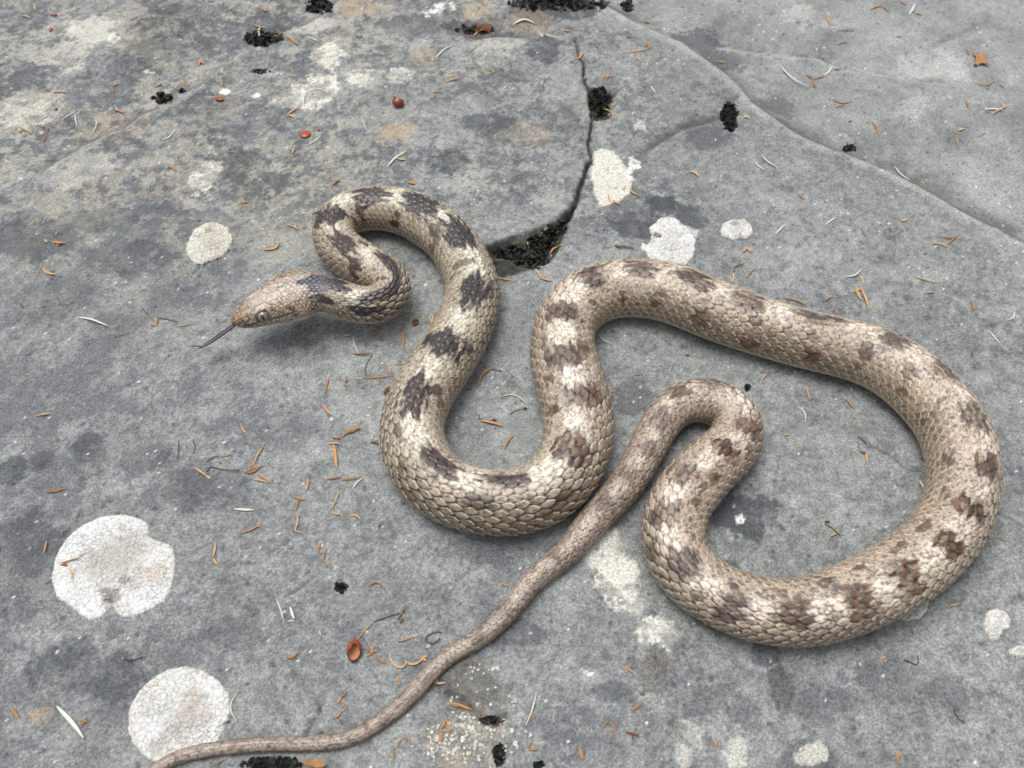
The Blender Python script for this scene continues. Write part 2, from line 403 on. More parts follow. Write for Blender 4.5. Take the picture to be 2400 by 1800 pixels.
def rock_color(x, y, h):
    px = to_px(np.stack([x, y, np.zeros_like(x)], -1))[0] / np.array([2400.0, 1800.0])
    inb = (y > -110)
    U = np.where(inb, np.clip(px[..., 0], -0.3, 1.3), 0.5); W = np.where(inb, np.clip(px[..., 1], -0.3, 1.3), 1.1)
    n1 = fbm(x, y, 42, 4, 21, 0.55); n2 = fbm(x, y, 9, 4, 22, 0.6); n3 = fbm(x, y, 2.2, 3, 23, 0.65); n4 = fbm(x, y, 0.8, 2, 24, 0.7)
    hf = 0.6 * fbm(x, y, 1.5, 2, 26, 0.9) + 0.4 * vnoise(x / 0.47, y / 0.47, 27)      # grain by grain
    grn = fbm(x, y, 3.6, 4, 28, 0.9); grn2 = fbm(x, y, 3.0, 4, 29, 0.9)               # crumbs of crust, a few mm down to a grain
    mid = 0.55 + 0.45 * sst(20, 75, np.hypot(x - 5, (y + 5) * 1.1))                    # the slab is cleanest in the middle
    g = 0.238 + 0.04 * n1 + 0.05 * n2 + 0.04 * n3 + 0.085 * hf + 0.085 * grn
    c = np.stack([g * 0.955, g * 0.995, g * 0.985], -1)
    # bluish-dark crust, thicker on the left of the slab
    left = sst(-10, -110, x + 18 * n1)
    low = sst(-40, -75, y)
    m = sst(0.04, 0.26, 0.55 * fbm(x, y, 14, 3, 22, 0.6) + 0.75 * grn + 0.15 * hf + 0.22 * n1 - 0.24 + 0.34 * left + 0.06 * low) * mid
    c = mixc(c, np.array([0.100, 0.106, 0.121]), 0.64 * m)
    # beige-olive crust over the far left
    fl = sst(-5, -70, x + 20 * n1) * sst(10, 55, y + 14 * n2)
    m = sst(0.04, 0.26, 0.6 * fbm(x, y, 18, 3, 31, 0.6) + 0.85 * grn2 + 0.15 * hf + 0.16 * fl - 0.12) * (0.12 + 0.88 * fl)
    c = mixc(c, np.array([0.325, 0.305, 0.25]), 0.52 * m)
    fm = sst(40, 70, y + 10 * n2) * sst(70, 30, x)
    m = sst(0.12, 0.26, 0.55 * fbm(x, y, 13, 3, 33, 0.6) - 0.85 * grn + 0.1 * hf) * fm
    c = mixc(c, np.array([0.37, 0.367, 0.335]), 0.50 * m)
    m = sst(0.10, 0.26, 0.5 * fbm(x, y, 15, 3, 35, 0.6) - 0.85 * grn2 + 0.1 * hf + 0.05) * fm
    c = mixc(c, np.array([0.092, 0.098, 0.106]), 0.58 * m)
    # cleaner, paler stone beyond the ledge
    d, s, al, L = polydist(x, y, LEDGE)
    rt = sst(-20, 30, d * s)
    c = mixc(c, np.array([0.272, 0.277, 0.280]) * (1 + 0.35 * n2 + 0.25 * n1)[..., None], 0.55 * rt)
    c = mixc(c, (0.070, 0.077, 0.088), 0.93 * spotmask(x, y, DARKS, 0.8, 41, 0.7) * (0.55 + 0.45 * sst(-0.45, 0.1, n2 + 0.8 * grn)))
    c = mixc(c, (0.13, 0.112, 0.095), 0.78 * spotmask(x, y, BROWNS, 0.75, 44) * (0.55 + 0.45 * sst(-0.35, 0.15, n2 + grn2)))
    c = mixc(c, (0.36, 0.285, 0.20), 0.66 * spotmask(x, y, TANS, 1.0, 45) * (0.4 + 0.6 * sst(-0.3, 0.2, n2 + grn2)))
    cm = spotmask(x, y, CREAMS, 0.95, 42)
    cm = np.maximum(cm, sst(-0.25, 0.55, polysd(x, y, CREAMPOLY) + 0.5 * n3 + 0.3 * hf))
    c = mixc(c, np.array([0.64, 0.615, 0.55]), 0.84 * cm * np.where(polysd(x, y, CREAMPOLY) > -0.5, 0.80, 0.30 + 0.62 * sst(-0.28, 0.16, 0.8 * n2 + 0.9 * grn)))
    c = mixc(c, (0.68, 0.68, 0.66), 0.8 * spotmask(x, y, WHITES, 1.1, 43) * sst(-.35, .1, n3 + .5 * n4))
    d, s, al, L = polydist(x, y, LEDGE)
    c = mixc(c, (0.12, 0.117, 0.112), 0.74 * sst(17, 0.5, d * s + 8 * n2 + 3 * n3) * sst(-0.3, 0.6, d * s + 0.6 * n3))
    c = mixc(c, (0.42, 0.415, 0.40), 0.34 * np.exp(-((d * s + 1.6 + 0.8 * n3) / 1.5) ** 2))  # lit lip of the ledge: a highlight painted into the albedo
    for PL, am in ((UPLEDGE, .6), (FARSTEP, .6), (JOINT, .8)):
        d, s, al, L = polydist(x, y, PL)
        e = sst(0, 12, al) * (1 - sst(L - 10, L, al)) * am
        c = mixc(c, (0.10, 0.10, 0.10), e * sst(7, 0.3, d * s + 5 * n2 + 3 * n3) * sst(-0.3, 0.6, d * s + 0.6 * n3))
        c = mixc(c, (0.38, 0.375, 0.355), (0.0 if PL is JOINT else 0.55) * e * np.exp(-((d * s + 0.9 + 0.5 * n3) / 0.7) ** 2))  # painted edge highlight on the upper ledge and far step, none on the joint
    # soil and soot-black film inside the cracks
    d, s, al, L = polydist(x + 1.5 * fbm(x, y, 5, 4, 6, .65), y + 1.5 * fbm(x, y, 5, 4, 7, .65), CRACK)
    c = mixc(c, (0.035, 0.035, 0.032), 0.8 * sst(0.75, 0.2, d + 0.3 * n3) * sst(0, 22, al))
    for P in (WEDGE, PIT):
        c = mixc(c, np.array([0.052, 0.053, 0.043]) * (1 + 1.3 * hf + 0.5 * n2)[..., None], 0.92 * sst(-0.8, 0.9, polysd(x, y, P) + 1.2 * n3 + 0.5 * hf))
    for P in THIN + [SIDECRACK, FLAKEEDGE]:
        c = mixc(c, (0.05, 0.05, 0.05), 0.5 * sst(0.42, 0.10, polydist(x, y, P)[0] + 0.3 * n3))
    c = mixc(c, (0.10, 0.10, 0.098), 0.35 * sst(-0.6, 0.8, polysd(x, y, FLAKE) + 0.8 * n3))
    # pale and dark mineral flecks
    f1, f2, idn = voronoi(x, y, 1.9, 61)
    c = mixc(c, (0.70, 0.70, 0.70), (idn > 0.965) * sst(0.10 + 3.5 * np.maximum(idn - .972, 0), 0.06, f1 + 0.05 * n4) * 0.8)
    f1, f2, idn = voronoi(x, y, 2.6, 63)
    c = mixc(c, (0.05, 0.05, 0.055), (idn > 0.86) * sst(0.24, 0.08, f1 + 0.10 * n4) * 0.55)
    out = sst(205, 300, np.hypot(x, y - 30))                                            # coarser sheet far from the snake: broad tones only
    c = mixc(c, np.array([0.205, 0.212, 0.212]) * (1 + 0.22 * fbm(x, y, 120, 2, 51))[..., None], out)
    c = 0.235 * (np.clip(c, 0.01, 1) / 0.235) ** 1.22
    return np.clip(c, 0.015, 0.80)

def axis(lo, hi, step, out, k=1.10):
    core = np.arange(lo, hi + step * 0.5, step)
    def tail(d0, end):
        v, d, r = 0.0, d0, []
        while v < end:
            d *= k; v += d; r.append(v)
        return np.array(r)
    t = tail(step, out)
    return np.concatenate([(lo - t)[::-1], core, core[-1] + t])

gx = axis(-192, 192, 0.42, 2500)
gy_core = [-96.0]
while gy_core[-1] < 196:
    gy_core.append(gy_core[-1] + 0.36 + 0.24 * max(0, min(1, (gy_core[-1] + 60) / 220)))
gy = np.concatenate([axis(-96, -95.9, 0.4, 2500)[:-2], []])
gy = np.concatenate([gy[gy < -96.2], gy_core])
t = axis(0, 0.1, 0.6, 2500); t = t[t > 0.3]
gy = np.concatenate([gy, gy[-1] + t])
GX, GY = np.meshgrid(gx, gy)
GZ = rock_h(GX, GY)
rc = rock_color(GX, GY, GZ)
rock_mat = attr_mat('rock_surface', 0.82, 0.22, grain=[(1900, 0.74, 1.26), (3600, 0.72, 1.28)], bump=(1500, 0.6, 0.0006))
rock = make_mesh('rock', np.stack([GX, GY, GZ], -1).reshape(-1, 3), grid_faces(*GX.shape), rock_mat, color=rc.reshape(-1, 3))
rock['kind'] = 'structure'
ROCKZ = GZ.copy()
del GX, GY, GZ, rc

def rock_h(x, y):                               # from here on: height of the finished rock sheet
    x, y = np.asarray(x, float), np.asarray(y, float)
    i = np.clip(np.searchsorted(gx, x) - 1, 0, len(gx) - 2); j = np.clip(np.searchsorted(gy, y) - 1, 0, len(gy) - 2)
    fx = np.clip((x - gx[i]) / (gx[i + 1] - gx[i]), 0, 1); fy = np.clip((y - gy[j]) / (gy[j + 1] - gy[j]), 0, 1)
    return (ROCKZ[j, i] * (1 - fx) + ROCKZ[j, i + 1] * fx) * (1 - fy) + (ROCKZ[j + 1, i] * (1 - fx) + ROCKZ[j + 1, i + 1] * fx) * fy

# ================================================================== THE SNAKE
# its two outlines in the photograph, head to tail: edge on the left and on the right of travel
EA = [(771, 643), (811, 665), (863, 682), (880, 680), (868, 676), (816, 659), (772, 619), (745, 594), (733, 556), (739, 510), (755, 485),
      (778, 462), (827, 445), (881, 436), (935, 438), (989, 453), (1044, 480), (1098, 516), (1147, 611), (1167, 654),
      (1167, 701), (1158, 752), (1136, 803), (1115, 839), (1089, 886), (1064, 918), (1050, 951), (1035, 998), (1039, 1030),
      (1057, 1067), (1100, 1095), (1147, 1106), (1198, 1105), (1241, 1085), (1270, 1048), (1283, 1005), (1281, 944),
      (1267, 900), (1254, 853), (1250, 817), (1252, 774), (1265, 727), (1285, 687), (1324, 651), (1379, 622), (1451, 607),
      (1523, 607), (1596, 618), (1654, 640), (1708, 665), (1795, 701), (1875, 723), (1962, 741), (2052, 765), (2124, 792),
      (2186, 831), (2244, 886), (2287, 940), (2316, 991), (2336, 1052), (2340, 1106), (2331, 1161), (2322, 1200),
      (2312, 1229), (2287, 1280), (2244, 1334), (2186, 1392), (2106, 1442), (2016, 1478), (1944, 1500), (1871, 1511),
      (1799, 1506), (1727, 1486), (1665, 1460), (1622, 1431), (1552, 1384), (1523, 1345), (1509, 1290), (1507, 1236),
      (1512, 1200), (1527, 1164), (1552, 1121), (1578, 1092), (1600, 1067), (1636, 1048), (1672, 1030), (1685, 1012),
      (1672, 994), (1647, 987), (1618, 991), (1592, 1001), (1570, 1030), (1545, 1074), (1531, 1114), (1505, 1153),
      (1469, 1197), (1437, 1222), (1386, 1276), (1342, 1323), (1285, 1359), (1248, 1403), (1220, 1439), (1180, 1475),
      (1133, 1511), (1075, 1544), (1031, 1580), (995, 1627), (952, 1663), (908, 1699), (854, 1735), (800, 1757), (723, 1759),
      (615, 1759), (524, 1768), (452, 1779), (390, 1800), (345, 1832)]
EB = [(756, 730), (802, 743), (854, 755), (908, 752), (945, 726), (966, 690), (969, 664), (953, 628), (917, 599), (854, 577),
      (828, 558), (823, 550), (830, 543), (854, 537), (890, 538), (935, 547), (971, 570), (1007, 594), (1031, 628), (1050, 661), (1050, 698),
      (1035, 741), (1013, 777), (988, 817), (956, 857), (934, 889), (912, 933), (896, 983), (890, 1027), (898, 1063),
      (912, 1106), (934, 1146), (963, 1182), (1017, 1218), (1068, 1236), (1125, 1247), (1180, 1249), (1234, 1242),
      (1281, 1231), (1317, 1214), (1353, 1193), (1397, 1143), (1418, 1088), (1429, 1034), (1429, 983), (1418, 940),
      (1408, 907), (1386, 860), (1379, 817), (1386, 781), (1408, 755), (1444, 741), (1487, 741), (1541, 748), (1596, 770),
      (1654, 795), (1708, 813), (1781, 831), (1853, 857), (1907, 868), (1998, 889), (2034, 907), (2088, 947), (2124, 983),
      (2164, 1027), (2179, 1088), (2182, 1142), (2164, 1186), (2135, 1225), (2088, 1258), (2016, 1301), (1944, 1337),
      (1871, 1359), (1799, 1359), (1737, 1345), (1683, 1319), (1654, 1280), (1643, 1236), (1654, 1197), (1690, 1157),
      (1727, 1124), (1756, 1088), (1781, 1045), (1784, 1005), (1777, 962), (1752, 922), (1708, 897), (1654, 880), (1600, 886),
      (1578, 897), (1552, 911), (1531, 940), (1509, 983), (1487, 1030), (1462, 1070), (1429, 1124), (1379, 1175), (1364, 1200),
      (1332, 1240), (1314, 1276), (1277, 1305), (1230, 1334), (1201, 1374), (1180, 1410), (1154, 1446), (1118, 1482),
      (1053, 1507), (1003, 1544), (974, 1587), (945, 1627), (901, 1663), (847, 1703), (796, 1724), (723, 1726), (615, 1726),
      (506, 1737), (416, 1752), (373, 1771), (344, 1799), (318, 1828)]

def resample(P, n=None, step=None):
    P = np.asarray(P, float)
    L = np.concatenate([[0], np.cumsum(np.linalg.norm(np.diff(P[:, :3], axis=0), axis=1))])
    if n is None: n = int(L[-1] / step) + 1
    q = np.linspace(0, L[-1], n)
    return np.stack([np.interp(q, L, P[:, k]) for k in range(P.shape[1])], -1)

def gsmooth(P, sig):
    k = int(3 * sig) + 1
    w = np.exp(-0.5 * (np.arange(-k, k + 1) / sig) ** 2); w /= w.sum()
    P = np.asarray(P, float)
    sh = P.ndim == 1
    if sh: P = P[:, None]
    Q = np.concatenate([2 * P[:1] - P[1:k + 1][::-1], P, 2 * P[-1:] - P[-k - 1:-1][::-1]])
    R = np.stack([np.convolve(Q[:, c], w, 'valid') for c in range(P.shape[1])], -1)
    return R[:, 0] if sh else R

def pair_edges(A, B, n=420):
    A, B = resample(A, n), resample(B, n)
    D = np.linalg.norm(A[:, None] - B[None], axis=-1)
    C = np.full((n, n), 1e12); C[0, 0] = D[0, 0]
    Dl = D.tolist(); prev = None
    rows = []
    for i in range(n):
        r = [0.0] * n
        for j in range(n):
            if i == 0 and j == 0: v = 0.0
            else:
                v = 1e12
                if j: v = r[j - 1]
                if i:
                    if prev[j] < v: v = prev[j]
                    if j and prev[j - 1] < v: v = prev[j - 1]
            r[j] = v + Dl[i][j]
        rows.append(r); prev = r
    i = j = n - 1; path = [(i, j)]
    while i or j:
        c = []
        if i and j: c.append((rows[i - 1][j - 1], i - 1, j - 1))
        if i: c.append((rows[i - 1][j], i - 1, j))
        if j: c.append((rows[i][j - 1], i, j - 1))
        _, i, j = min(c); path.append((i, j))
    path.reverse()
    I = np.array([p[0] for p in path]); J = np.array([p[1] for p in path])
    return (A[I] + B[J]) / 2, np.linalg.norm(A[I] - B[J], axis=1)

mid, wid = pair_edges(EA, EB)
mw = resample(np.column_stack([mid, np.zeros(len(mid)), wid]), step=3.0)
mw[:, :2] = gsmooth(mw[:, :2], 5); mw[:, 3] = gsmooth(mw[:, 3], 9)
mid, wid = mw[:, :2], mw[:, 3]
arc = np.concatenate([[0], np.cumsum(np.linalg.norm(np.diff(mid, axis=0), axis=1))])   # pixels from the neck
LIFT = lambda a: np.interp(a, [0, 60, 150, 230, 330, 420, 600, 700], [6.2, 5.2, 3.6, 2.2, 1.6, 1.2, 0.4, 0.0])
zc = np.full(len(mid), 6.0)
for _ in range(4):
    P, t = px_at(mid, zc)
    rad = wid / 2 * t / FPX
    zc = rad * 0.84 + LIFT(arc) + rock_h(P[:, 0], P[:, 1]) * (LIFT(arc) < 1)
body = np.column_stack([P[:, :2], zc, rad])
# the head ahead of the neck: axis points (photo pixel, height of the axis in mm)
hp = np.array([(541, 757, 8.0), (574, 742, 8.6), (612, 724, 9.3), (650, 706, 9.8), (688, 692, 10.2), (724, 684, 10.3)], float)
HP = np.array([px_at([(a, b)], z)[0][0] for a, b, z in hp]); HP[:, 2] = hp[:, 2]
head = np.column_stack([HP, np.full(len(HP), body[0, 3])])
spine = resample(np.vstack([head, body]), step=0.27)
spine[:, 3] = gsmooth(spine[:, 3], 40)
spine[:, :3] = gsmooth(spine[:, :3], 9)
spine = resample(spine, step=0.27)
NS = len(spine)
S = np.concatenate([[0], np.cumsum(np.linalg.norm(np.diff(spine[:, :3], axis=0), axis=1))])
SLEN = S[-1]
Tn = np.gradient(gsmooth(spine[:, :3], 8), axis=0); Tn /= np.linalg.norm(Tn, axis=1)[:, None]
Upv = np.array([0, 0, 1.0]) - Tn * Tn[:, 2:3]; Upv /= np.linalg.norm(Upv, axis=1)[:, None]
Lat = np.cross(Upv, Tn)                        # to the left seen from the head looking back along the body
ang = np.unwrap(np.arctan2(Tn[:, 1], Tn[:, 0]))
KAP = gsmooth(np.gradient(ang, S), 10)         # curvature, + = bending to the left of travel
Rb = spine[:, 3]
HL = float(np.linalg.norm(np.diff(HP, axis=0), axis=1).sum()) + 1.5     # head length
tt = S / HL
hw = np.interp(tt, [0, .012, .035, .08, .15, .25, .36, .5, .63, .75, .85, .94, 1.02, 1.1, 1.2], [0.05, .8, 1.55, 2.35, 3.05, 3.75, 4.5, 5.6, 6.5, 7.15, 7.2, 6.5, 5.2, 4.4, 4.15])
ht = np.interp(tt, [0, .012, .035, .08, .15, .25, .36, .5, .63, .75, .85, .94, 1.02, 1.1, 1.2], [0.05, .7, 1.25, 1.8, 2.3, 2.8, 3.2, 3.55, 3.75, 3.85, 3.85, 3.8, 3.75, 3.8, 3.9])
hb = np.interp(tt, [0, .012, .035, .08, .15, .25, .36, .5, .63, .75, .85, .94, 1.02, 1.1, 1.2], [0.05, .6, 1.2, 1.9, 2.6, 3.2, 3.6, 3.9, 4.1, 4.2, 4.1, 3.8, 3.6, 3.7, 3.8])
hw, ht, hb = gsmooth(hw, 3), gsmooth(ht, 3), gsmooth(hb, 3)
wb = sst(1.0, 1.30, tt)
A_ = np.maximum(hw * (1 - wb) + Rb * 1.02 * wb, 0.04)
Tp = np.maximum(ht * (1 - wb) + Rb * 0.94 * wb, 0.04)
Bt = np.maximum(hb * (1 - wb) + Rb * 0.90 * wb, 0.04)
endt = np.sqrt(np.clip((SLEN - S) / 1.2, 0, 1))
A_, Tp, Bt = A_ * endt + 0.02, Tp * endt + 0.02, Bt * endt + 0.02

th_top = np.radians(np.linspace(-128, 128, 150))
th_bot = np.radians(np.linspace(128, 232, 18)[1:-1])
TH = np.concatenate([th_top, th_bot]); NT = len(TH)

def section(i, th):
    """unit offsets (lateral, vertical, normal) of the cross-section; th 0 = spine, + = left of travel"""
    a, tp, bt = A_[i], Tp[i], Bt[i]
    sx, cz = np.sin(th), np.cos(th)
    hd = 1 - sst(0.85, 1.15, tt[i])
    pw = 1.0 - 0.12 * hd                        # squarer brow on the head
    pw = np.where(cz < 0, pw - 0.16 * (1 - hd), pw)     # the belly spreads on the stone
    x = a * np.sign(sx) * np.abs(sx) ** pw
    z = np.where(cz > 0, tp * np.abs(cz) ** (1.0 - 0.06 * hd), -bt * np.abs(cz) ** pw)
    z = np.maximum(z, -bt * 0.93)
    return x, z

II, TT_ = np.meshgrid(np.arange(NS), TH, indexing='ij')
X0, Z0 = section(II, TT_)
kx = KAP[II] * X0                               # left offset on a left bend is on the inside
lim = np.where(kx > 0.55, (0.55 + 0.33 * np.tanh((kx - 0.55) / 0.33)) / np.maximum(kx, 1e-6), 1.0)
X0 = X0 * lim
stretch = np.clip(1 - KAP[II] * X0, 0.12, 2.2)
C3 = spine[:, :3]
base = C3[:, None] + Lat[:, None] * X0[..., None] + Upv[:, None] * Z0[..., None]

# ---- scale lattice: rows fan out from the spine and run under the belly where the body thins
NROW = np.interp(S / SLEN, [0, .08, .70, .80, .90, 1.0], [29, 29, 29, 20, 12, 10])
LROW = np.interp(S / SLEN, [0, .06, .70, .82, 1.0], [0.41, 0.40, 0.39, 0.56, 0.85]) * np.maximum(Rb, 1.0)   # mm along the body per scale
JS = np.concatenate([[0], np.cumsum(np.diff(S) / LROW[1:])])
IU = TT_ * NROW[II] / (2 * np.pi)
JV = JS[II]
bestH = np.full(IU.shape, -1.0); bestQ = np.full(IU.shape, 2.0); bi = np.zeros(IU.shape); bj = np.zeros(IU.shape); bv = np.zeros(IU.shape); bu = np.zeros(IU.shape)
i0 = np.floor(IU)
WL = np.clip(0.62 / np.maximum(stretch, 0.5) ** 0.42, 0.50, 0.90)
WU = np.clip(0.60 / np.maximum(stretch, 0.7) ** 0.18, 0.53, 0.64)
for di in (-1, 0, 1, 2):
    ri = i0 + di
    off = 0.5 * (np.mod(ri, 2))
    j0 = np.round(JV - off)
    du = IU - ri
    for dj in (-1, 0, 1):
        jc = j0 + dj + off
        rj = _hash(ri, np.round(2 * jc), 3) - 0.5
        dv = JV - jc + 0.10 * rj
        au, av = np.abs(du) / (WU * (1 + 0.07 * rj)), np.abs(dv) / WL
        e = np.where(dv > 0, 1.75, 1.45)
        q = au ** e + av ** e
        hgt = np.where(q < 1, (1 - np.clip(q, 0, 1) ** 5) ** 0.5 * 0.42 + 0.50 * (dv / WL) + 0.50 + 0.10 * rj, -1.0)
        m = hgt > bestH
        bestH = np.where(m, hgt, bestH); bestQ = np.where(m, q, bestQ)
        bi = np.where(m, ri, bi); bj = np.where(m, jc, bj); bv = np.where(m, dv / WL, bv); bu = np.where(m, du, bu)
gap = bestH < 0
bestH = np.maximum(bestH, 0.0)
amp = np.interp(S, [0, HL * 0.9, HL * 1.25, SLEN * 0.75, SLEN], [0.0, 0.06, 0.36, 0.40, 0.10])
disp = amp[II] * bestH * (0.55 + 0.55 * sst(0.75, 1.35, stretch))
SC = np.interp(bj, JS, S)                       # centre of the scale this vertex belongs to
TC = bi * 2 * np.pi / np.interp(bj, JS, NROW)
rnd = _hash(bi, np.round(bj * 2), 8)
rnd2 = _hash(bi, np.round(bj * 2), 15)

# ---- plates of the head
hi = int(np.searchsorted(S, HL * 1.30))
arcw = np.zeros((hi, NT))
hx, hz = X0[:hi], Z0[:hi]
dw = np.hypot(np.diff(hx, axis=1), np.diff(hz, axis=1))
cw = np.concatenate([np.zeros((hi, 1)), np.cumsum(dw, axis=1)], 1)
k0 = int(np.argmin(np.abs(TH[:150])))
arcw = cw - cw[:, k0:k0 + 1]                    # mm across the skin from the crown of the head
HS = np.repeat(S[:hi, None], NT, 1)
u = HL / 21.0
seeds = [(0.3, 0)]
for sgn in (-1, 1):
    seeds += [(2.0 * u, sgn * .95), (4.3 * u, sgn * 1.35), (7.6 * u, sgn * 2.9), (11.2 * u, sgn * 1.65), (12.4 * u, sgn * 1.55),
              (1.6 * u, sgn * 2.6), (3.4 * u, sgn * 3.4), (5.2 * u, sgn * 3.6), (5.6 * u, sgn * 4.6), (9.6 * u, sgn * 4.3), (9.7 * u, sgn * 5.3)]
    seeds += [((1.0 + 1.75 * k) * u, sgn * (3.5 + 3.1 * sst(0, 14, 1.75 * k))) for k in range(10)]      # upper lip
    seeds += [((1.0 + 1.75 * k) * u, sgn * (5.0 + 3.3 * sst(0, 14, 1.75 * k))) for k in range(10)]      # lower lip
    for r_ in range(1, 6):
        seeds += [(s_, sgn * (2.6 + 0.82 * r_)) for s_ in np.arange(10.6 + 0.55 * (r_ % 2), 15.2, 1.15) * u if 2.6 + .82 * r_ < 6.1]
seeds += [(7.8 * u, 0.55), (7.8 * u, -0.55), (6.6 * u, 0), (9.0 * u, 0)]
for r_, w_ in enumerate(np.arange(-11, 11.1, 0.86)):
    seeds += [(s_, w_) for s_ in np.arange(14.3 + 0.6 * (r_ % 2), HL / u * 1.32, 1.18) * u]
seeds = np.array(seeds)
frontal = [k for k, (a, b) in enumerate(seeds) if 6 * u < a < 9.5 * u and abs(b) < 0.8]
d1 = np.full(HS.shape, 99.0); d2 = d1.copy(); hid = np.zeros(HS.shape)
gid = np.arange(len(seeds)); gid[frontal] = frontal[0]
for sgn in (-1, 1):                              # parietal plates are two seeds each
    kk = [k for k, (a, b) in enumerate(seeds) if 11 * u < a < 12.5 * u and 1.4 < sgn * b < 1.75]
    gid[kk] = kk[0]
for k, (a, b) in enumerate(seeds):
    d = np.hypot(HS - a, arcw - b)
    same = (hid == gid[k])
    nearer = d < d1
    d2 = np.where(nearer & ~same, d1, np.where(~nearer & ~same, np.minimum(d2, d), d2))
    hid = np.where(nearer, gid[k], hid)
    d1 = np.where(nearer, d, d1)
edge = np.clip((d2 - d1) / 2, 0, 1)
plate = 1 - np.exp(-(edge / 0.13) ** 2)
hmix = sst(1.22, 1.02, tt[:hi])[:, None]
hdisp = 0.10 * plate + 0.05 * np.clip(edge, 0, .5)
fold = sst(0.62, 0.36, stretch) * (np.abs(TT_) < 2.0)
disp += 0.16 * fold * np.sin(S[II] * 3.4 + 2.2 * vnoise(S[II] / 5, TT_ * 3, 55)) - 0.1 * fold
disp += Rb[II] * 0.028 * vnoise(S[II] / 13.0, TT_ * 1.4, 56) * sst(HL * 1.1, HL * 1.6, S)[:, None]
disp[:hi] = disp[:hi] * (1 - hmix) + hmix * hdisp
# brow ridge over the eye, canthus, cheek swelling, mouth line, nostril
EYE_S, EYE_W = 7.35 * u, 4.75
br = np.exp(-((HS - 7.3 * u) / 2.1) ** 2 - ((np.abs(arcw) - 3.35) / 0.75) ** 2)
pit = np.exp(-((HS - EYE_S) / 1.25) ** 2 - ((np.abs(arcw) - EYE_W) / 1.0) ** 2)
chk = np.exp(-((HS - 15.5 * u) / 3.6) ** 2 - ((np.abs(arcw) - 5.2) / 1.9) ** 2)
lipw = 4.25 + 3.25 * sst(0, 14 * u, HS)
mouth = np.exp(-((np.abs(arcw) - lipw) / 0.16) ** 2) * sst(1.2, 2.2, HS) * sst(16.5 * u, 15.5 * u, HS)
nost = np.exp(-((HS - 1.75 * u) / 0.42) ** 2 - ((np.abs(arcw) - 2.75) / 0.34) ** 2)
fur = np.exp(-(arcw / 1.1) ** 2) * np.exp(-((HS - 4.2 * u) / 2.6) ** 2)
disp[:hi] += 0.42 * br - 0.42 * pit + 0.35 * chk - 0.26 * mouth - 0.45 * nost - 0.10 * fur

nrm = Lat[:, None] * (X0 / np.maximum(A_[II], .05) ** 2)[..., None] + Upv[:, None] * (Z0 / np.maximum((Tp * Bt)[II], .05))[..., None]
nrm /= np.linalg.norm(nrm, axis=-1)[..., None] + 1e-9
side_f = sst(math.radians(132), math.radians(105), np.abs(np.where(TT_ > math.pi, TT_ - 2 * math.pi, TT_)))
SV = base + nrm * (disp * (0.15 + 0.85 * side_f) - 0.12)[..., None]

# ---- markings, found on the body where the photograph shows them
cam_v = CAM - base
facing = (nrm * cam_v).sum(-1) > 0.0
bpx, bz = to_px(base)
def locate(px, py):
    d = np.hypot(bpx[..., 0] - px, bpx[..., 1] - py) + np.where(facing, 0, 1e4)
    near = d < max(6.0, d.min() + 2)
    k = np.argmin(np.where(near, bz + d * 0.1, 1e9))
    return divmod(k, NT)
# x, y, half length, half width (photo px), tone: 0 slate .. 1 brown, rust share, strength
DORSAL = [(764, 664, 47, 19, 0, 0, 1), (904, 686, 44, 13, 0, 0, 1), (917, 615, 40, 14, 0, .05, 1), (805, 568, 50, 19, .15, .1, 1),
          (772, 496, 30, 26, .2, .05, 1), (866, 453, 42, 24, .05, 0, 1), (984, 476, 46, 26, .05, 0, 1), (1076, 540, 50, 25, .1, 0, 1),
          (1111, 683, 52, 22, .2, .02, 1), (1046, 802, 34, 34, .2, .02, 1), (970, 925, 56, 22, .3, .1, 1), (1031, 1081, 52, 22, .3, .1, 1),
          (1190, 1122, 54, 18, .3, .05, 1), (1342, 1055, 36, 32, .4, .35, 1), (1368, 925, 32, 34, .5, .3, 1), (1324, 831, 30, 30, .4, .12, .9),
          (1317, 727, 30, 34, .5, .12, .95), (1393, 647, 30, 24, .45, .15, .95), (1502, 629, 34, 18, .4, .05, .85), (1630, 652, 42, 20, .3, .02, .95),
          (1755, 698, 36, 20, .35, .05, .85), (1915, 737, 58, 15, .25, .02, .9), (2095, 792, 32, 25, .3, .02, .85), (2218, 864, 36, 15, .3, .02, .8),
          (2291, 976, 36, 22, .35, .05, .85), (2318, 1095, 28, 24, .7, .15, .9), (2276, 1186, 26, 36, .95, .5, 1), (2232, 1278, 27, 30, .95, .35, 1),
          (2128, 1350, 33, 30, .95, .45, 1), (2016, 1402, 36, 32, .75, .45, .9), (1860, 1431, 36, 24, .6, .15, .9), (1719, 1413, 30, 30, .45, .08, .9),
          (1597, 1321, 28, 30, .4, .1, .9), (1565, 1204, 28, 27, .45, .35, .95), (1608, 1109, 28, 30, .45, .12, .8), (1700, 1051, 22, 25, 1, .6, 1),
          (1755, 998, 24, 24, .9, .3, .8), (1672, 889, 26, 12, .4, .05, .55), (1593, 911, 22, 18, .7, .1, .9), (1544, 977, 26, 18, .4, .02, .65),
          (1521, 1053, 20, 15, .4, .02, .5), (1476, 1114, 20, 14, .4, .0, .5), (1417, 1178, 20, 18, .35, 0, .6), (1306, 1305, 16, 14, .5, 0, .45),
          (1183, 1428, 18, 13, .4, 0, .55), (1120, 1496, 16, 12, .5, 0, .4), (1000, 1590, 14, 10, .6, .3, .3), (900, 1690, 12, 8, .5, 0, .3)]
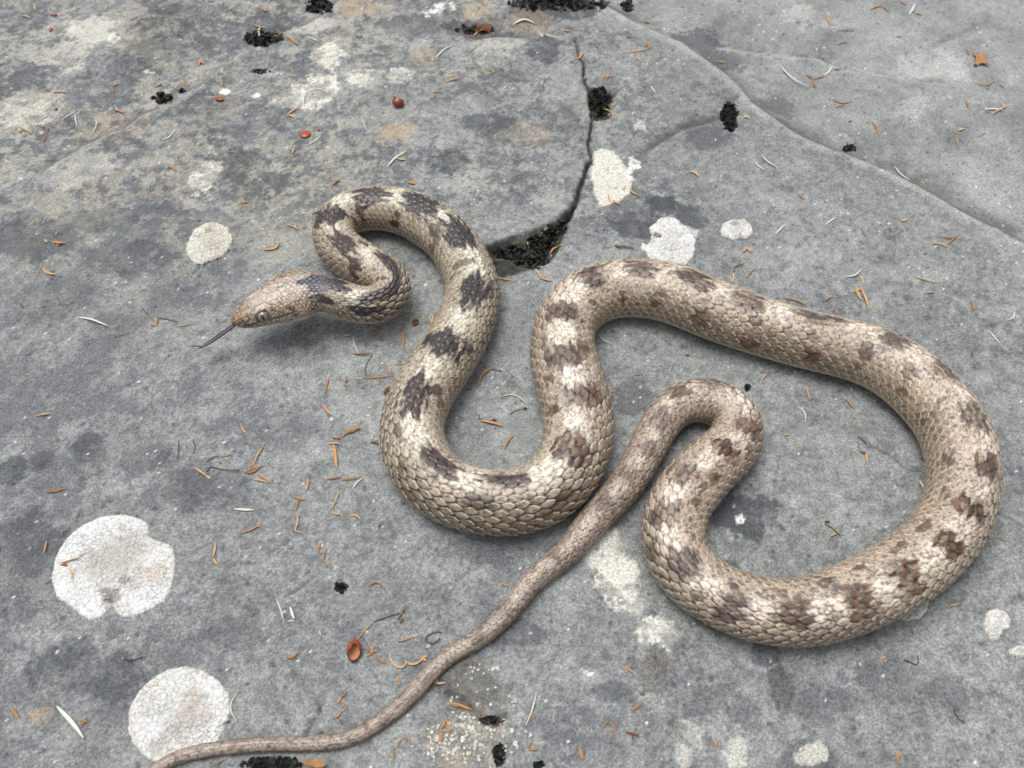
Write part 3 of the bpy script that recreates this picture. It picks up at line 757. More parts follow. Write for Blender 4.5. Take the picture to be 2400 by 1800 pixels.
FLANK = [(762, 703, 22, 8, .9, 0, 1), (851, 729, 28, 8, 0, 0, 1), (832, 624, 16, 20, .7, .05, .9), (843, 496, 15, 20, .9, .45, .9), (838, 520, 9, 12, .9, .2, .7), (899, 653, 11, 16, .9, .55, .9),
         (930, 507, 16, 12, .7, .1, .8), (922, 528, 14, 10, .7, .05, .9), (1020, 538, 20, 16, .8, .2, .75), (1012, 570, 12, 22, .8, .1, .6), (1076, 615, 12, 24, .8, .1, .7), (1062, 640, 8, 12, .8, .2, .6), (1154, 680, 26, 9, .9, .15, .75),
         (1100, 817, 15, 12, .5, 0, .85), (1024, 915, 17, 14, .6, .05, .85), (1040, 940, 14, 14, .9, .3, .6), (930, 1010, 22, 8, .7, .1, .7), (945, 1095, 18, 10, .6, .05, .7), (958, 1165, 10, 12, .9, .5, .6), (1020, 1120, 14, 9, .5, 0, .7),
         (1115, 1175, 22, 14, .8, .05, .85), (1321, 1168, 18, 12, .9, .5, .9), (1290, 1195, 12, 10, .8, .1, .6), (1370, 805, 18, 14, .95, .5, .85), (1288, 962, 14, 18, .9, .05, .85), (1285, 889, 14, 12, .9, .05, .7), (1268, 800, 16, 9, .8, .05, .6),
         (1393, 712, 18, 10, .95, .6, .85), (1458, 701, 10, 14, .95, .75, .9), (1534, 701, 16, 14, .7, .1, .8), (1550, 690, 12, 8, .6, 0, .7), (1647, 734, 14, 24, .6, .05, .8), (1630, 760, 12, 12, .8, .1, .6), (1770, 752, 16, 8, .6, .05, .8),
         (1755, 802, 20, 18, .8, .2, .85), (1806, 781, 9, 9, 1, .9, .8), (1845, 778, 14, 9, .9, .2, .6), (1900, 788, 12, 12, 1, .8, .8), (1900, 831, 16, 20, .8, .1, .9), (2027, 831, 16, 26, .6, .05, .85), (2010, 858, 12, 12, .8, .1, .7), (2135, 871, 20, 14, .85, .3, .75),
         (2113, 915, 14, 10, .9, .35, .7), (2211, 935, 10, 12, .6, .05, .75), (2190, 968, 22, 8, .9, .3, .6), (2165, 985, 10, 10, .8, .1, .6), (2222, 1075, 22, 12, .85, .25, .75), (2215, 1157, 24, 8, .8, .1, .8), (2240, 1180, 12, 8, .7, .1, .8), (2160, 1229, 26, 9, .8, .1, .8),
         (2106, 1283, 26, 9, .85, .3, .8), (2008, 1328, 20, 8, .9, .2, .8), (1940, 1362, 24, 7, .7, .05, .8), (1965, 1380, 20, 10, .4, .05, .7), (1831, 1392, 16, 10, 1, .7, .8), (1870, 1395, 18, 7, .8, .1, .7), (1674, 1118, 14, 12, 1, .35, .85), (1631, 1177, 16, 15, 1, .65, .8),
         (1622, 1255, 14, 7, .9, .2, .7), (1525, 1299, 12, 18, .8, .1, .7), (1535, 1265, 10, 10, .8, .1, .6), (1600, 1355, 14, 9, .7, .1, .6), (1640, 1400, 14, 8, .6, .05, .6), (1760, 1060, 12, 12, .9, .4, .6), (1790, 1400, 14, 8, .8, .1, .6), (1950, 1440, 12, 10, .7, .2, .6)]
thc = np.where(TT_ > math.pi, TT_ - 2 * math.pi, TT_)
SVX = S[II]
jsc = vnoise(SVX / 4.5, thc * Rb[II] / 0.85, 71) * 0.36 + vnoise(SVX / 1.3, thc * Rb[II] / 0.5, 72) * 0.16
dark = np.zeros(SC.shape); tone = np.zeros(SC.shape); rust = np.zeros(SC.shape); spine_pts = []
for lst, isd in ((DORSAL, True), (FLANK, False)):
    for (px, py, hl, hwid, tn, rs, st) in lst:
        a, b = locate(px, py)
        k = bz[a, b] / FPX
        t0 = thc[a, b]
        if isd: spine_pts.append((S[a], t0, hl * k, st))
        rr = max(Rb[a], 1.5)
        HLm = hl * k * 1.16; HWm = hwid * k * (1.5 if isd else 1.35)
        sel = np.abs(S - S[a]) < 2.2 * HLm + 3
        if not sel.any(): continue
        rs_ = np.where(sel)[0]; sl = slice(rs_[0], rs_[-1] + 1)
        # most of a marking follows whole scales, its rim eats into them
        qs = np.hypot((SC[sl] - S[a]) / HLm, rr * (TC[sl] - t0) / HWm)
        qv = np.hypot((SVX[sl] - S[a]) / HLm, rr * (thc[sl] - t0) / HWm)
        q = 0.32 * qs + 0.68 * qv + 1.25 * jsc[sl] + (rnd[sl] - 0.5) * 0.20
        mk = st * sst(1.14, 0.74, q)
        up_ = mk > dark[sl]
        dark[sl] = np.where(up_, mk, dark[sl])
        tone[sl] = np.where(up_, tn, tone[sl])
        rust[sl] = np.where(up_, rs, rust[sl])
spine_pts.sort()
sp = np.array(spine_pts)
tline = gsmooth(np.interp(S, sp[:, 0], sp[:, 1]), 40)
gapd = np.full(NS, 1e9)
for s0, t0, hl, st in spine_pts:
    gapd = np.minimum(gapd, np.abs(S - s0) - hl)
cream_s = sst(-1.5, 1.2, gapd) * np.interp(S / SLEN, [0, .05, .38, .45, .60, .66, .74, .82, .95], [.9, 1, 1, .72, .72, .95, .8, .4, .12])
crw = np.interp(S / SLEN, [0, .3, .7, 1], [0.52, 0.50, 0.46, 0.42])
si = np.clip(np.searchsorted(S, SC), 0, NS - 1)
tdist = 0.35 * np.abs(TC - tline[si]) + 0.65 * np.abs(thc - tline[II])
cream = (0.4 * cream_s[si] + 0.6 * cream_s[II]) * sst(1.15, 0.35, tdist / crw[II] + (rnd - .5) * 0.25 + 1.2 * jsc)

# ---- albedo
W = thc * Rb[II]
sp1 = vnoise(SVX / 0.42, W / 0.42, 81); sp2 = vnoise(SVX / 0.9, W / 0.9, 82); sp3 = fbm(SVX, W, 6.0, 3, 83)
flank = sst(0.5, 1.5, np.abs(thc - tline[II]))
c0 = mixc(np.zeros(SC.shape + (3,)) + np.array([0.375, 0.308, 0.245]), (0.270, 0.209, 0.152), flank)
c0 = c0 * (0.92 + 0.16 * rnd)[..., None] * (1 + 0.20 * sp3)[..., None]
tail = sst(0.72, 0.86, SVX / SLEN)
c0 = mixc(c0, np.array([0.290, 0.238, 0.205]), 0.8 * tail)
c0 = mixc(c0, np.array([0.70, 0.635, 0.555]), cream * (0.94 - 0.50 * sst(-0.05, 0.5, vnoise(SVX / 3.2, W / 0.75, 87) + 0.5 * vnoise(SVX / 0.8, W / 0.5, 88))))
c0 = mixc(c0, c0 * np.array([0.90, 0.96, 0.93]), sst(300, 150, SVX))
mott = sst(0.10, 0.42, vnoise(SVX / 2.6, W / 1.3, 84) + 0.5 * vnoise(SVX / 1.0, W / 0.7, 85) + 0.25 * (rnd - .5)) * (1 - cream) * (0.45 + 0.55 * flank)
c0 = mixc(c0, np.array([0.135, 0.092, 0.062]), 0.50 * mott)
freck = sst(0.22, 0.50, sp1 + 0.3 * sp2)
c0 = mixc(c0, np.array([0.10, 0.07, 0.048]), freck * (0.76 - 0.2 * cream))
rimq = sst(0.50, 0.72, bestQ) * sst(1.0, 0.82, bestQ) * (0.45 + 0.55 * sst(-0.2, 0.5, bv)) * ~gap
c0 = mixc(c0, np.array([0.60, 0.545, 0.46]), 0.62 * rimq * (1 - tail * .6))
slate = np.array([0.056, 0.045, 0.055]); brown = np.array([0.062, 0.034, 0.021])
neckish = sst(270, 150, SVX)
dk = mixc(slate * np.ones(c0.shape), brown, tone)
ctr = sst(0.85, 0.15, bestQ)
dk = dk * (0.40 + 1.0 * ctr + 0.5 * (rnd - 0.5))[..., None] * (1 - 0.42 * neckish)[..., None]
isr = (rnd2 < rust * 1.05)
dk = mixc(dk, np.array([0.30, 0.135, 0.045]), np.clip(rust * 1.3, 0, .8) * (0.25 + 0.75 * ctr) * sst(-0.25, 0.55, sp2 + 0.7 * (rnd2 - .5)))
dk = mixc(dk, np.array([0.17, 0.105, 0.070]), 0.55 * sst(0.0, 0.6, sp2 + 0.6 * sp1) * (1 - neckish))
c0 = mixc(c0, dk, dark * (0.96 - 0.50 * sst(0.18, 0.60, vnoise(SVX / 2.4, W / 0.8, 86) + 0.3 * (rnd2 - .5)) * (1 - neckish)))
skin = mixc(np.array([0.058, 0.042, 0.030]) * np.ones(c0.shape), np.array([0.014, 0.012, 0.014]), dark)
skin = mixc(skin, np.array([0.22, 0.18, 0.14]), cream * 0.6)
outl = np.maximum(0.42 + 0.58 * sst(0.85, 1.3, stretch), 0.85 * tail)
edgeline = outl * np.where(gap, 1.0, np.maximum(sst(0.76, 0.94, bestQ) * 0.85, sst(-0.40, -0.80, bv) * 0.8))
c0 = mixc(c0, skin, edgeline)
belly = sst(1.75, 2.1, np.abs(np.where(TT_ > math.pi, 2 * math.pi - TT_, thc)))
c0 = mixc(c0, np.array([0.50, 0.45, 0.37]), belly)
# head
prnd = _hash(hid, hid * 0 + 3, 5)
hc = np.array([0.36, 0.285, 0.205]) * np.ones((hi, NT, 3))
top = sst(4.6, 1.5, np.abs(arcw)) * sst(3.5 * u, 8 * u, HS)
hc = mixc(hc, np.array([0.50, 0.435, 0.385]), 0.85 * top)
hc = mixc(hc, np.array([0.32, 0.215, 0.125]), 0.6 * sst(6.0 * u, 1.0 * u, HS) * sst(4.5, 2.5, np.abs(arcw)))
hc = hc * (0.85 + 0.3 * prnd)[..., None]
lip = sst(lipw - 2.0, lipw - 1.0, np.abs(arcw))
hc = mixc(hc, np.array([0.43, 0.37, 0.29]), 0.6 * lip)
hsp = vnoise(HS / 0.30, arcw / 0.30, 91) + 0.5 * vnoise(HS / 0.7, arcw / 0.7, 92)
front = sst(17 * u, 4 * u, HS)
hc = mixc(hc, np.array([0.065, 0.042, 0.028]), sst(0.20 - .15 * front, 0.5, hsp) * 0.8 * (1 - 0.55 * top))
hc = mixc(hc, np.array([0.06, 0.042, 0.03]), (1 - sst(0.03, 0.15, edge)) * 0.7)
streak = np.exp(-((np.abs(arcw) - 5.4 - 0.10 * (HS - 9 * u)) / 0.5) ** 2) * sst(8.5 * u, 10.5 * u, HS) * sst(17 * u, 14 * u, HS)
hc = mixc(hc, np.array([0.07, 0.045, 0.032]), 0.6 * streak * sst(-.5, .3, vnoise(HS / .9, arcw / .9, 97)))
hc = mixc(hc, np.array([0.10, 0.095, 0.115]), 0.9 * np.exp(-((HS - 13.6 * u) / 0.9) ** 2 - ((arcw - 0.35) / 0.35) ** 2))
hc = mixc(hc, np.array([0.30, 0.26, 0.26]), 0.6 * np.exp(-((HS - 12.2 * u) / 1.3) ** 2 - ((arcw - 0.1) / 0.7) ** 2))
ering = np.hypot(HS - EYE_S, np.abs(arcw) - EYE_W)
hc = mixc(hc, np.array([0.04, 0.03, 0.025]), np.clip(1.0 * nost + 0.95 * mouth + 0.85 * sst(1.75, 1.35, ering), 0, 1))
hc = mixc(hc, np.array([0.50, 0.45, 0.37]), sst(lipw + 1.8, lipw + 2.8, np.abs(arcw)))
hd = sst(0.25, 0.6, dark[:hi])
nape = np.array([0.085, 0.082, 0.10]) * (0.6 + 0.8 * sst(0.04, 0.25, edge))[..., None]
nape = mixc(nape, np.array([0.02, 0.02, 0.026]), 1 - sst(0.05, 0.2, edge))
hc = mixc(hc, nape, hd)
c0 = 0.21 * (np.clip(c0, 0.005, 1) / 0.21) ** 1.16
hc = 0.23 * (np.clip(hc, 0.005, 1) / 0.23) ** 1.12
hmc = hmix * np.ones((hi, NT))
c0[:hi] = c0[:hi] * (1 - hmc)[..., None] + hc * hmc[..., None]

snake_mat = attr_mat('snake_skin', 0.36, 0.5, grain=[(2600, 0.84, 1.16)], bump=(3500, 0.12, 0.0002))
snake_org = np.array([C3[NS // 2, 0], C3[NS // 2, 1], 0.0])
snake = bpy.data.objects.new('snake', None)
COL.objects.link(snake)
snake.location = Vector((snake_org * 0.001).tolist())
snake.empty_display_size = 0.01
tag(snake, 'brown and cream blotched snake lying in loose loops across the grey rock', 'snake')
sf = grid_faces(NS, NT, wrap=True)[:, ::-1]
make_mesh('body', SV.reshape(-1, 3), sf, snake_mat, parent=snake, color=c0.reshape(-1, 3), origin=snake_org)

# ---- eyes and tongue
def uv_ball(r, seg=28, rings=18, sq=(1, 1, 1)):
    V, F = [], []
    for i in range(rings + 1):
        p = math.pi * i / rings
        for j in range(seg):
            q = 2 * math.pi * j / seg
            V.append((r * sq[0] * math.sin(p) * math.cos(q), r * sq[1] * math.sin(p) * math.sin(q), r * sq[2] * math.cos(p)))
    return np.array(V), grid_faces(rings + 1, seg, wrap=True)[:, ::-1]

eye_m, en, el, eb = new_mat('eye_iris', 0.08, 0.6)
tcx = en.new('ShaderNodeTexCoord').outputs['Object']
ecr = en.new('ShaderNodeValToRGB')
ecr.color_ramp.elements[0].color = (0.09, 0.075, 0.052, 1); ecr.color_ramp.elements[0].position = 0.35
ecr.color_ramp.elements[1].color = (0.25, 0.215, 0.16, 1); ecr.color_ramp.elements[1].position = 0.65
el.new(noise_node(en, el, 2200, 3, 0.6, tcx), ecr.inputs[0])
el.new(ecr.outputs[0], eb.inputs['Base Color'])
eb.inputs['Coat Weight'].default_value = 1.0
eb.inputs['Coat Roughness'].default_value = 0.03
pup_m, _, _, pb = new_mat('eye_pupil', 0.1, 0.6)
pb.inputs['Base Color'].default_value = (0.01, 0.009, 0.008, 1)
ei = int(np.searchsorted(S, EYE_S))
for sgn in (1, -1):
    j = int(np.argmin(np.abs(arcw[ei] - sgn * EYE_W)))
    n0 = nrm[ei, j]
    c = base[ei, j] - n0 * 0.55
    V, F = uv_ball(1.42)
    e = make_mesh('eye', V + c, F, eye_m, parent=snake, origin=c)
    # slit pupil: a lens-shaped patch hugging the eyeball, upright in the head
    out = n0 + Tn[ei] * -0.12; out /= np.linalg.norm(out)
    ax_t = Tn[ei] - out * (Tn[ei] @ out); ax_t /= np.linalg.norm(ax_t)
    ax_v = np.cross(out, ax_t)
    PV, PF = [], []
    for a in np.linspace(-1, 1, 13):
        wv = 0.20 * (1 - a * a) + 0.004
        for b in np.linspace(-1, 1, 5):
            p = out + ax_v * (a * 0.62) + ax_t * (b * wv)
            PV.append(c + p / np.linalg.norm(p) * 1.440)
    PF = grid_faces(13, 5)
    pu = make_mesh('pupil', np.array(PV), PF, pup_m, origin=c)
    pu.parent = e; pu.location = (0, 0, 0)

def tube(path, wx, wz, seg=10):
    """round strip along a path: half-width wx, half-height wz per point"""
    P = np.asarray(path, float)
    T = np.gradient(P, axis=0); T /= np.linalg.norm(T, axis=1)[:, None] + 1e-9
    U_ = np.array([0, 0, 1.0]) - T * T[:, 2:3]; U_ /= np.linalg.norm(U_, axis=1)[:, None] + 1e-9
    L_ = np.cross(U_, T)
    q = np.linspace(0, 2 * np.pi, seg, endpoint=False)
    V = P[:, None] + L_[:, None] * (np.cos(q)[None] * np.asarray(wx)[:, None])[..., None] + U_[:, None] * (np.sin(q)[None] * np.asarray(wz)[:, None])[..., None]
    return V.reshape(-1, 3), grid_faces(len(P), seg, wrap=True)

def join(parts):
    Vs, Fs, n = [], [], 0
    for V, F in parts:
        Vs.append(V); Fs.append(np.asarray(F) + n); n += len(V)
    return np.vstack(Vs), np.vstack(Fs)

def curve3(pts, n=16):
    P = resample(np.asarray(pts, float), 60)
    return resample(gsmooth(P, 7), n)

ton_m, _, _, tb = new_mat('tongue_flesh', 0.28, 0.5)
tb.inputs['Base Color'].default_value = (0.040, 0.026, 0.045, 1)
tk = int(np.searchsorted(S, 1.2))
t_root = C3[tk] - Upv[tk] * 0.75
tp = [t_root] + [px_at([(x, y)], z)[0][0] for x, y, z in ((520, 783, 6.2), (495, 800, 5.4), (474, 813, 5.0))]
Pm = curve3(tp, 22)
wid_t = np.interp(np.linspace(0, 1, 22), [0, .5, .9, 1], [.60, .64, .50, .34])
parts = [tube(Pm, wid_t, wid_t * 0.45)]
for ex, ey, z in ((452, 826, 5.0), (440, 811, 5.9)):
    pe = px_at([(ex, ey)], z)[0][0]
    pm = (Pm[-1] + pe) / 2 + np.array([0, 0, 0.25])
    Q = curve3([Pm[-2], Pm[-1], pm, pe], 14)
    parts.append(tube(Q, np.linspace(.24, .05, 14), np.linspace(.16, .04, 14)))
V, F = join(parts)
make_mesh('tongue', V, F, ton_m, parent=snake, origin=t_root)
del SV, c0, base, nrm, cam_v, facing

# ================================================================== LICHENS ON THE ROCK
def z_px(tile_or_off, pts, k=2.765):
    ox, oy = T9[tile_or_off] if isinstance(tile_or_off, int) else tile_or_off
    return np.array([(ox + x / k, oy + y / k) for x, y in pts], float)

lichen_mat = attr_mat('lichen_crust', 0.9, 0.12, grain=[(2400, 0.86, 1.12)], bump=(2600, 0.35, 0.0004), cracks=[(1050, 0.55, 0.085), (2100, 0.38, 0.10)])
dot_mat = attr_mat('lichen_button', 0.9, 0.12, grain=[(2400, 0.86, 1.12)])

def crust(label, outline_px, thick=0.45, cell=1.0, tint=(0.74, 0.74, 0.72), seed=1, spots=(), rough_edge=0.35, lobes=0.0, group=None, darkc=0.5):
    P, _ = on_rock(resample(np.vstack([outline_px, outline_px[:1]]), 90)[:-1])
    P = P[:, :2]
    P = P[np.argsort(np.arange(len(P)))]
    lo, hi_ = P.min(0) - 1.5, P.max(0) + 1.5
    st = 0.24 if (hi_ - lo).max() < 16 else 0.30
    xs, ys = np.arange(lo[0], hi_[0], st), np.arange(lo[1], hi_[1], st)
    X, Y = np.meshgrid(xs, ys)
    c = P.mean(0)
    q = polysd(X, Y, P)
    q = q + 1.5 * rough_edge * fbm(X, Y, 2.0, 4, seed + 2, .7) + lobes * fbm(X, Y, 4.5, 2, seed + 7)
    f1, f2, idn = voronoi(X + 0.3 * fbm(X, Y, 1.5, 2, seed), Y + 0.3 * fbm(X, Y, 1.5, 2, seed + 1), cell, seed)
    crack = sst(0.0, 0.20, f2 - f1 + 0.16 * fbm(X, Y, 2.5, 2, seed + 4))
    rim = np.exp(-((q - 0.55) / 0.45) ** 2)
    prof = sst(-0.02, 0.55, q)
    h = prof * thick * (0.72 + 0.28 * crack * (0.8 + 0.3 * idn)) + 0.10 * rim * thick
    Z = rock_h(X, Y) + h - 0.10 * (1 - prof)
    n1 = fbm(X, Y, 6, 3, seed + 11, .6); n2 = fbm(X, Y, 1.2, 3, seed + 12, .7)
    col = 1.0 * np.array(tint) * (0.94 + 0.07 * idn + 0.10 * n1)[..., None]
    wear = sst(0.02, 0.5, n1 + 0.5 * n2 + 0.06)
    col = mixc(col, np.array([0.16, 0.15, 0.125]), 0.55 * (0.35 + darkc) * (1 - crack) * (0.55 + 0.45 * wear))
    col = mixc(col, np.array([0.50, 0.46, 0.38]), 0.30 * wear)
    col = mixc(col, np.array([0.42, 0.39, 0.30]), 0.75 * np.exp(-((q - 0.18) / 0.16) ** 2))
    col = mixc(col, np.array([0.30, 0.27, 0.21]), 0.55 * np.exp(-((q - 0.95) / 0.14) ** 2) * sst(-.3, .3, n1 + n2))
    qm = max(float(q.max()), 1e-3)
    g1, g2, gi = voronoi(X, Y, cell * 0.62, seed + 31)
    net = sst(0.24, 0.02, g2 - g1 + 0.10 * n2)
    col = mixc(col, np.array([0.22, 0.21, 0.18]), 0.30 * net * sst(0.04, 0.5, q / qm + 0.30 * n1 + 0.10))
    col = mixc(col, np.array([0.40, 0.385, 0.34]), 0.38 * sst(0.25, 0.95, q / qm + 0.45 * n1))
    col = col * (1 + 0.16 * vnoise(X / 0.5, Y / 0.5, seed + 33))[..., None]
    for (sx, sy, r, cc, a) in spots:
        s0 = on_rock([(sx, sy)])[0][0]
        m = sst(1.1, 0.5, np.hypot(X - s0[0], Y - s0[1]) / r + 0.55 * n2 + 0.3 * n1) * a
        col = mixc(col, np.array(cc), m * (0.45 + 0.55 * (1 - crack * 0.7)))
    F = grid_faces(*X.shape)
    keep = (q.ravel()[F] > -0.06).all(1)
    F = F[keep]
    use, inv = np.unique(F, return_inverse=True)
    V = np.stack([X, Y, Z], -1).reshape(-1, 3)[use]
    if len(F) == 0: return None
    o = make_mesh('lichen', V, inv.reshape(-1, 4), lichen_mat, color=col.reshape(-1, 3)[use], origin=(c[0], c[1], float(rock_h(c[:1], c[1:])[0])))
    return tag(o, label, 'lichen', group)

crust('large round white crustose lichen with a notched upper edge and a sooty spot', z_px(7, [(350, 330), (365, 260), (420, 180), (520, 90), (640, 30), (800, 10), (920, 40), (975, 80), (975, 130), (955, 150), (1020, 185), (1090, 200), (1130, 250), (1145, 320), (1135, 420), (1110, 520), (1060, 590), (960, 650), (860, 690), (780, 685), (745, 650), (728, 615), (700, 660), (640, 700), (590, 710), (520, 680), (440, 610), (370, 560), (345, 500), (330, 420)]),
      0.34, 0.8, (0.76, 0.765, 0.76), 3, [(262, 1402, 2.4, (0.06, 0.06, 0.06), .95), (292, 1362, 1.6, (0.12, .11, .1), .8), (270, 1310, 6.5, (.38, .36, .31), .55), (310, 1285, 5.0, (.34, .32, .28), .6), (368, 1345, 3.0, (.42, .33, .22), .6), (225, 1320, 4, (.45, .43, .38), .4)], 0.18)
crust('round white crustose lichen with rusty flecks half under the tail tip', z_px(7, [(860, 1220), (900, 1150), (1000, 1060), (1100, 1010), (1200, 990), (1320, 1020), (1430, 1090), (1490, 1180), (1505, 1260), (1490, 1340), (1450, 1430), (1400, 1520), (1300, 1600), (1150, 1640), (1050, 1640), (960, 1610), (900, 1560), (850, 1500), (825, 1400), (830, 1300)]),
      0.32, 0.8, (0.75, 0.755, 0.745), 5, [(468, 1675, 3.4, (.36, .28, .23), .5), (450, 1640, 2.6, (.40, .33, .26), .6), (400, 1740, 3.2, (.38, .31, .26), .45), (370, 1750, 1.8, (.25, .2, .16), .5), (430, 1700, 3.0, (.40, .37, .32), .5), (350, 1600, 3, (.5, .44, .35), .5)], 0.22)
crust('cream warty lichen with an orange speck beside the head of the snake', np.array([(437, 572), (455, 540), (480, 523), (512, 521), (535, 533), (549, 560), (545, 585), (530, 600), (515, 610), (490, 618), (470, 628), (450, 618), (441, 600)]),
      0.7, 1.15, (0.70, 0.68, 0.60), 7, [(490, 545, 1.4, (.25, .18, .10), .8), (505, 575, 2.5, (.40, .36, .28), .5)], 0.6, 0.5, darkc=.8)
crust('white fan-shaped lichen touching the back of the snake with a small dark pit', z_px((1100, 300), [(1325, 740), (1400, 670), (1470, 650), (1560, 690), (1650, 760), (1690, 850), (1670, 960), (1600, 1020), (1450, 1040), (1340, 980), (1270, 880), (1255, 840), (1320, 870), (1345, 800)], 3.16),
      0.42, 0.9, (0.76, 0.76, 0.745), 9, [(1541, 553, 1.2, (.07, .06, .06), 1), (1523, 567, 1.6, (.40, .30, .2), .6)], 0.55, 0.2)
crust('small oval white lichen with a grey scratch standing alone near the big loop', z_px((1100, 300), [(1850, 770), (1870, 710), (1950, 675), (2040, 680), (2100, 730), (2108, 790), (2060, 830), (1950, 840), (1880, 815)], 3.16),
      0.55, 0.8, (0.74, 0.74, 0.72), 13, [(1722, 527, 1.3, (.16, .16, .16), .8), (1735, 562, 1.5, (.12, .11, .09), .7), (1700, 560, 1.2, (.2, .19, .16), .6)], 0.35)
crust('white lichen fan peeping out from under the thick loop of the snake', z_px(9, [(1330, 620), (1400, 540), (1500, 520), (1580, 550), (1602, 590), (1590, 650), (1540, 692), (1460, 712), (1380, 690)]),
      0.4, 0.85, (0.70, 0.71, 0.70), 15, [], 0.25)
crust('white lobed lichen with a ragged lower edge out beyond the big loop', z_px(9, [(1930, 720), (1960, 640), (2030, 620), (2100, 650), (2140, 700), (2120, 760), (2075, 790), (2055, 850), (2010, 845), (1965, 800)]),
      0.5, 0.75, (0.76, 0.76, 0.75), 17, [(2370, 1455, 1.6, (.42, .34, .26), .6)], 0.35, 0.3)
crust('small white lichen button next to the ragged lobed lichen', z_px(9, [(2110, 890), (2150, 862), (2212, 868), (2240, 910), (2212, 945), (2160, 948), (2120, 922)]),
      0.5, 0.75, (0.74, 0.74, 0.73), 19, [], 0.25)
crust('tiny white lichen chip at the far edge of the ragged lobed lichen', z_px(9, [(2195, 810), (2225, 795), (2250, 830), (2215, 845)]), 0.4, 0.75, (0.70, 0.70, 0.68), 21, [], 0.2)

# tiny round lichen dots scattered over the dark flake: too many and small to pick apart
def dome(c, r, hgt, seg=12):
    V, F = [], []
    prof = [(1.0, -0.15), (0.98, 0.55), (0.82, 1.0), (0.55, 0.80), (0.25, 0.72), (0.02, 0.75)]
    el = RNG.uniform(.8, 1.2)
    for pr, pz in prof:
        for j in range(seg):
            a = 2 * math.pi * j / seg
            w = 1 + 0.10 * math.sin(3 * a + c[0] * 7)
            V.append((c[0] + r * el * pr * w * math.cos(a), c[1] + r / el * pr * w * math.sin(a), c[2] + hgt * pz))
    return np.array(V), grid_faces(len(prof), seg, wrap=True)

dot_px = [(955, 735, 16), (968, 758, 11), (930, 740, 9), (895, 757, 7), (770, 700, 10), (680, 730, 13), (716, 735, 10), (697, 772, 12), (755, 755, 12), (866, 755, 11), (910, 745, 18), (815, 792, 12), (688, 845, 15),
          (630, 800, 9), (545, 915, 13), (538, 1037, 14), (486, 1045, 14), (475, 1075, 13), (855, 958, 12), (935, 937, 12), (743, 983, 7), (1133, 985, 9), (1080, 1028, 13), (1140, 1078, 21), (1108, 1088, 11), (1123, 1130, 18), (1085, 1150, 8),
          (1127, 1273, 12), (1142, 1295, 7), (1105, 1385, 20), (1250, 1395, 14), (1140, 1520, 22), (1160, 1555, 18), (848, 1357, 20), (330, 1473, 22), (280, 1622, 24), (655, 1622, 20), (440, 1615, 14), (487, 1480, 18), (530, 1465, 16), (595, 1475, 25), (640, 1430, 12),
          (575, 1245, 16), (600, 1262, 20), (625, 1240, 12), (535, 1330, 22), (580, 1330, 18), (605, 1350, 14), (660, 1345, 18), (690, 1365, 22), (700, 1340, 12), (680, 1395, 14), (765, 1305, 12), (1015, 1440, 14), (1100, 1610, 14), (735, 1500, 14), (780, 1530, 14),
          (610, 1560, 13), (500, 1590, 15), (545, 1640, 12), (720, 1570, 14), (390, 1640, 14), (830, 1450, 12), (460, 1610, 12), (340, 1555, 10), (610, 1200, 9), (1010, 1130, 8), (1065, 1180, 8)]
dparts = []
for x, y, r in dot_px:
    p = on_rock([(950 + x / 4.424, 1400 + y / 4.424)])[0][0]
    dparts.append(dome(p, r / 4.424 * 0.085 * 1.05, 0.20 + 0.008 * r))
for _ in range(130):
    a = RNG.normal((1075, 1735), (46, 34))
    p = on_rock([a])[0][0]
    dparts.append(dome(p, RNG.uniform(0.12, 0.30), RNG.uniform(.15, .3), 8) if False else dome(p, RNG.uniform(0.12, 0.30), RNG.uniform(.15, .3)))
V, F = join(dparts)
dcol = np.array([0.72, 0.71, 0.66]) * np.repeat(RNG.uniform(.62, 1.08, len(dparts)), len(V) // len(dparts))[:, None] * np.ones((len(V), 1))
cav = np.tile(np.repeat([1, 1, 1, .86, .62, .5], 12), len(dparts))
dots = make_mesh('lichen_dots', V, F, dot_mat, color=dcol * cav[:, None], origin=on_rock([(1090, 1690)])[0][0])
tag(dots, 'scatter of tiny white button lichens on the dark flake by the tail', 'lichen', kind='stuff')

# ---- black leafy lichen tufts lodged in the cracks
black_mat, bn, bl, bb = new_mat('black_lichen', 0.6, 0.3)
bramp = bn.new('ShaderNodeValToRGB')
bramp.color_ramp.elements[0].color = (0.010, 0.011, 0.012, 1); bramp.color_ramp.elements[0].position = .35
k_ = bramp.color_ramp.elements.new(0.58); k_.color = (0.026, 0.025, 0.020, 1)
bramp.color_ramp.elements[-1].color = (0.070, 0.066, 0.050, 1); bramp.color_ramp.elements[1].position = .75
bl.new(noise_node(bn, bl, 900, 4, .65, bn.new('ShaderNodeTexCoord').outputs['Object']), bramp.inputs[0])
bl.new(bramp.outputs[0], bb.inputs['Base Color'])

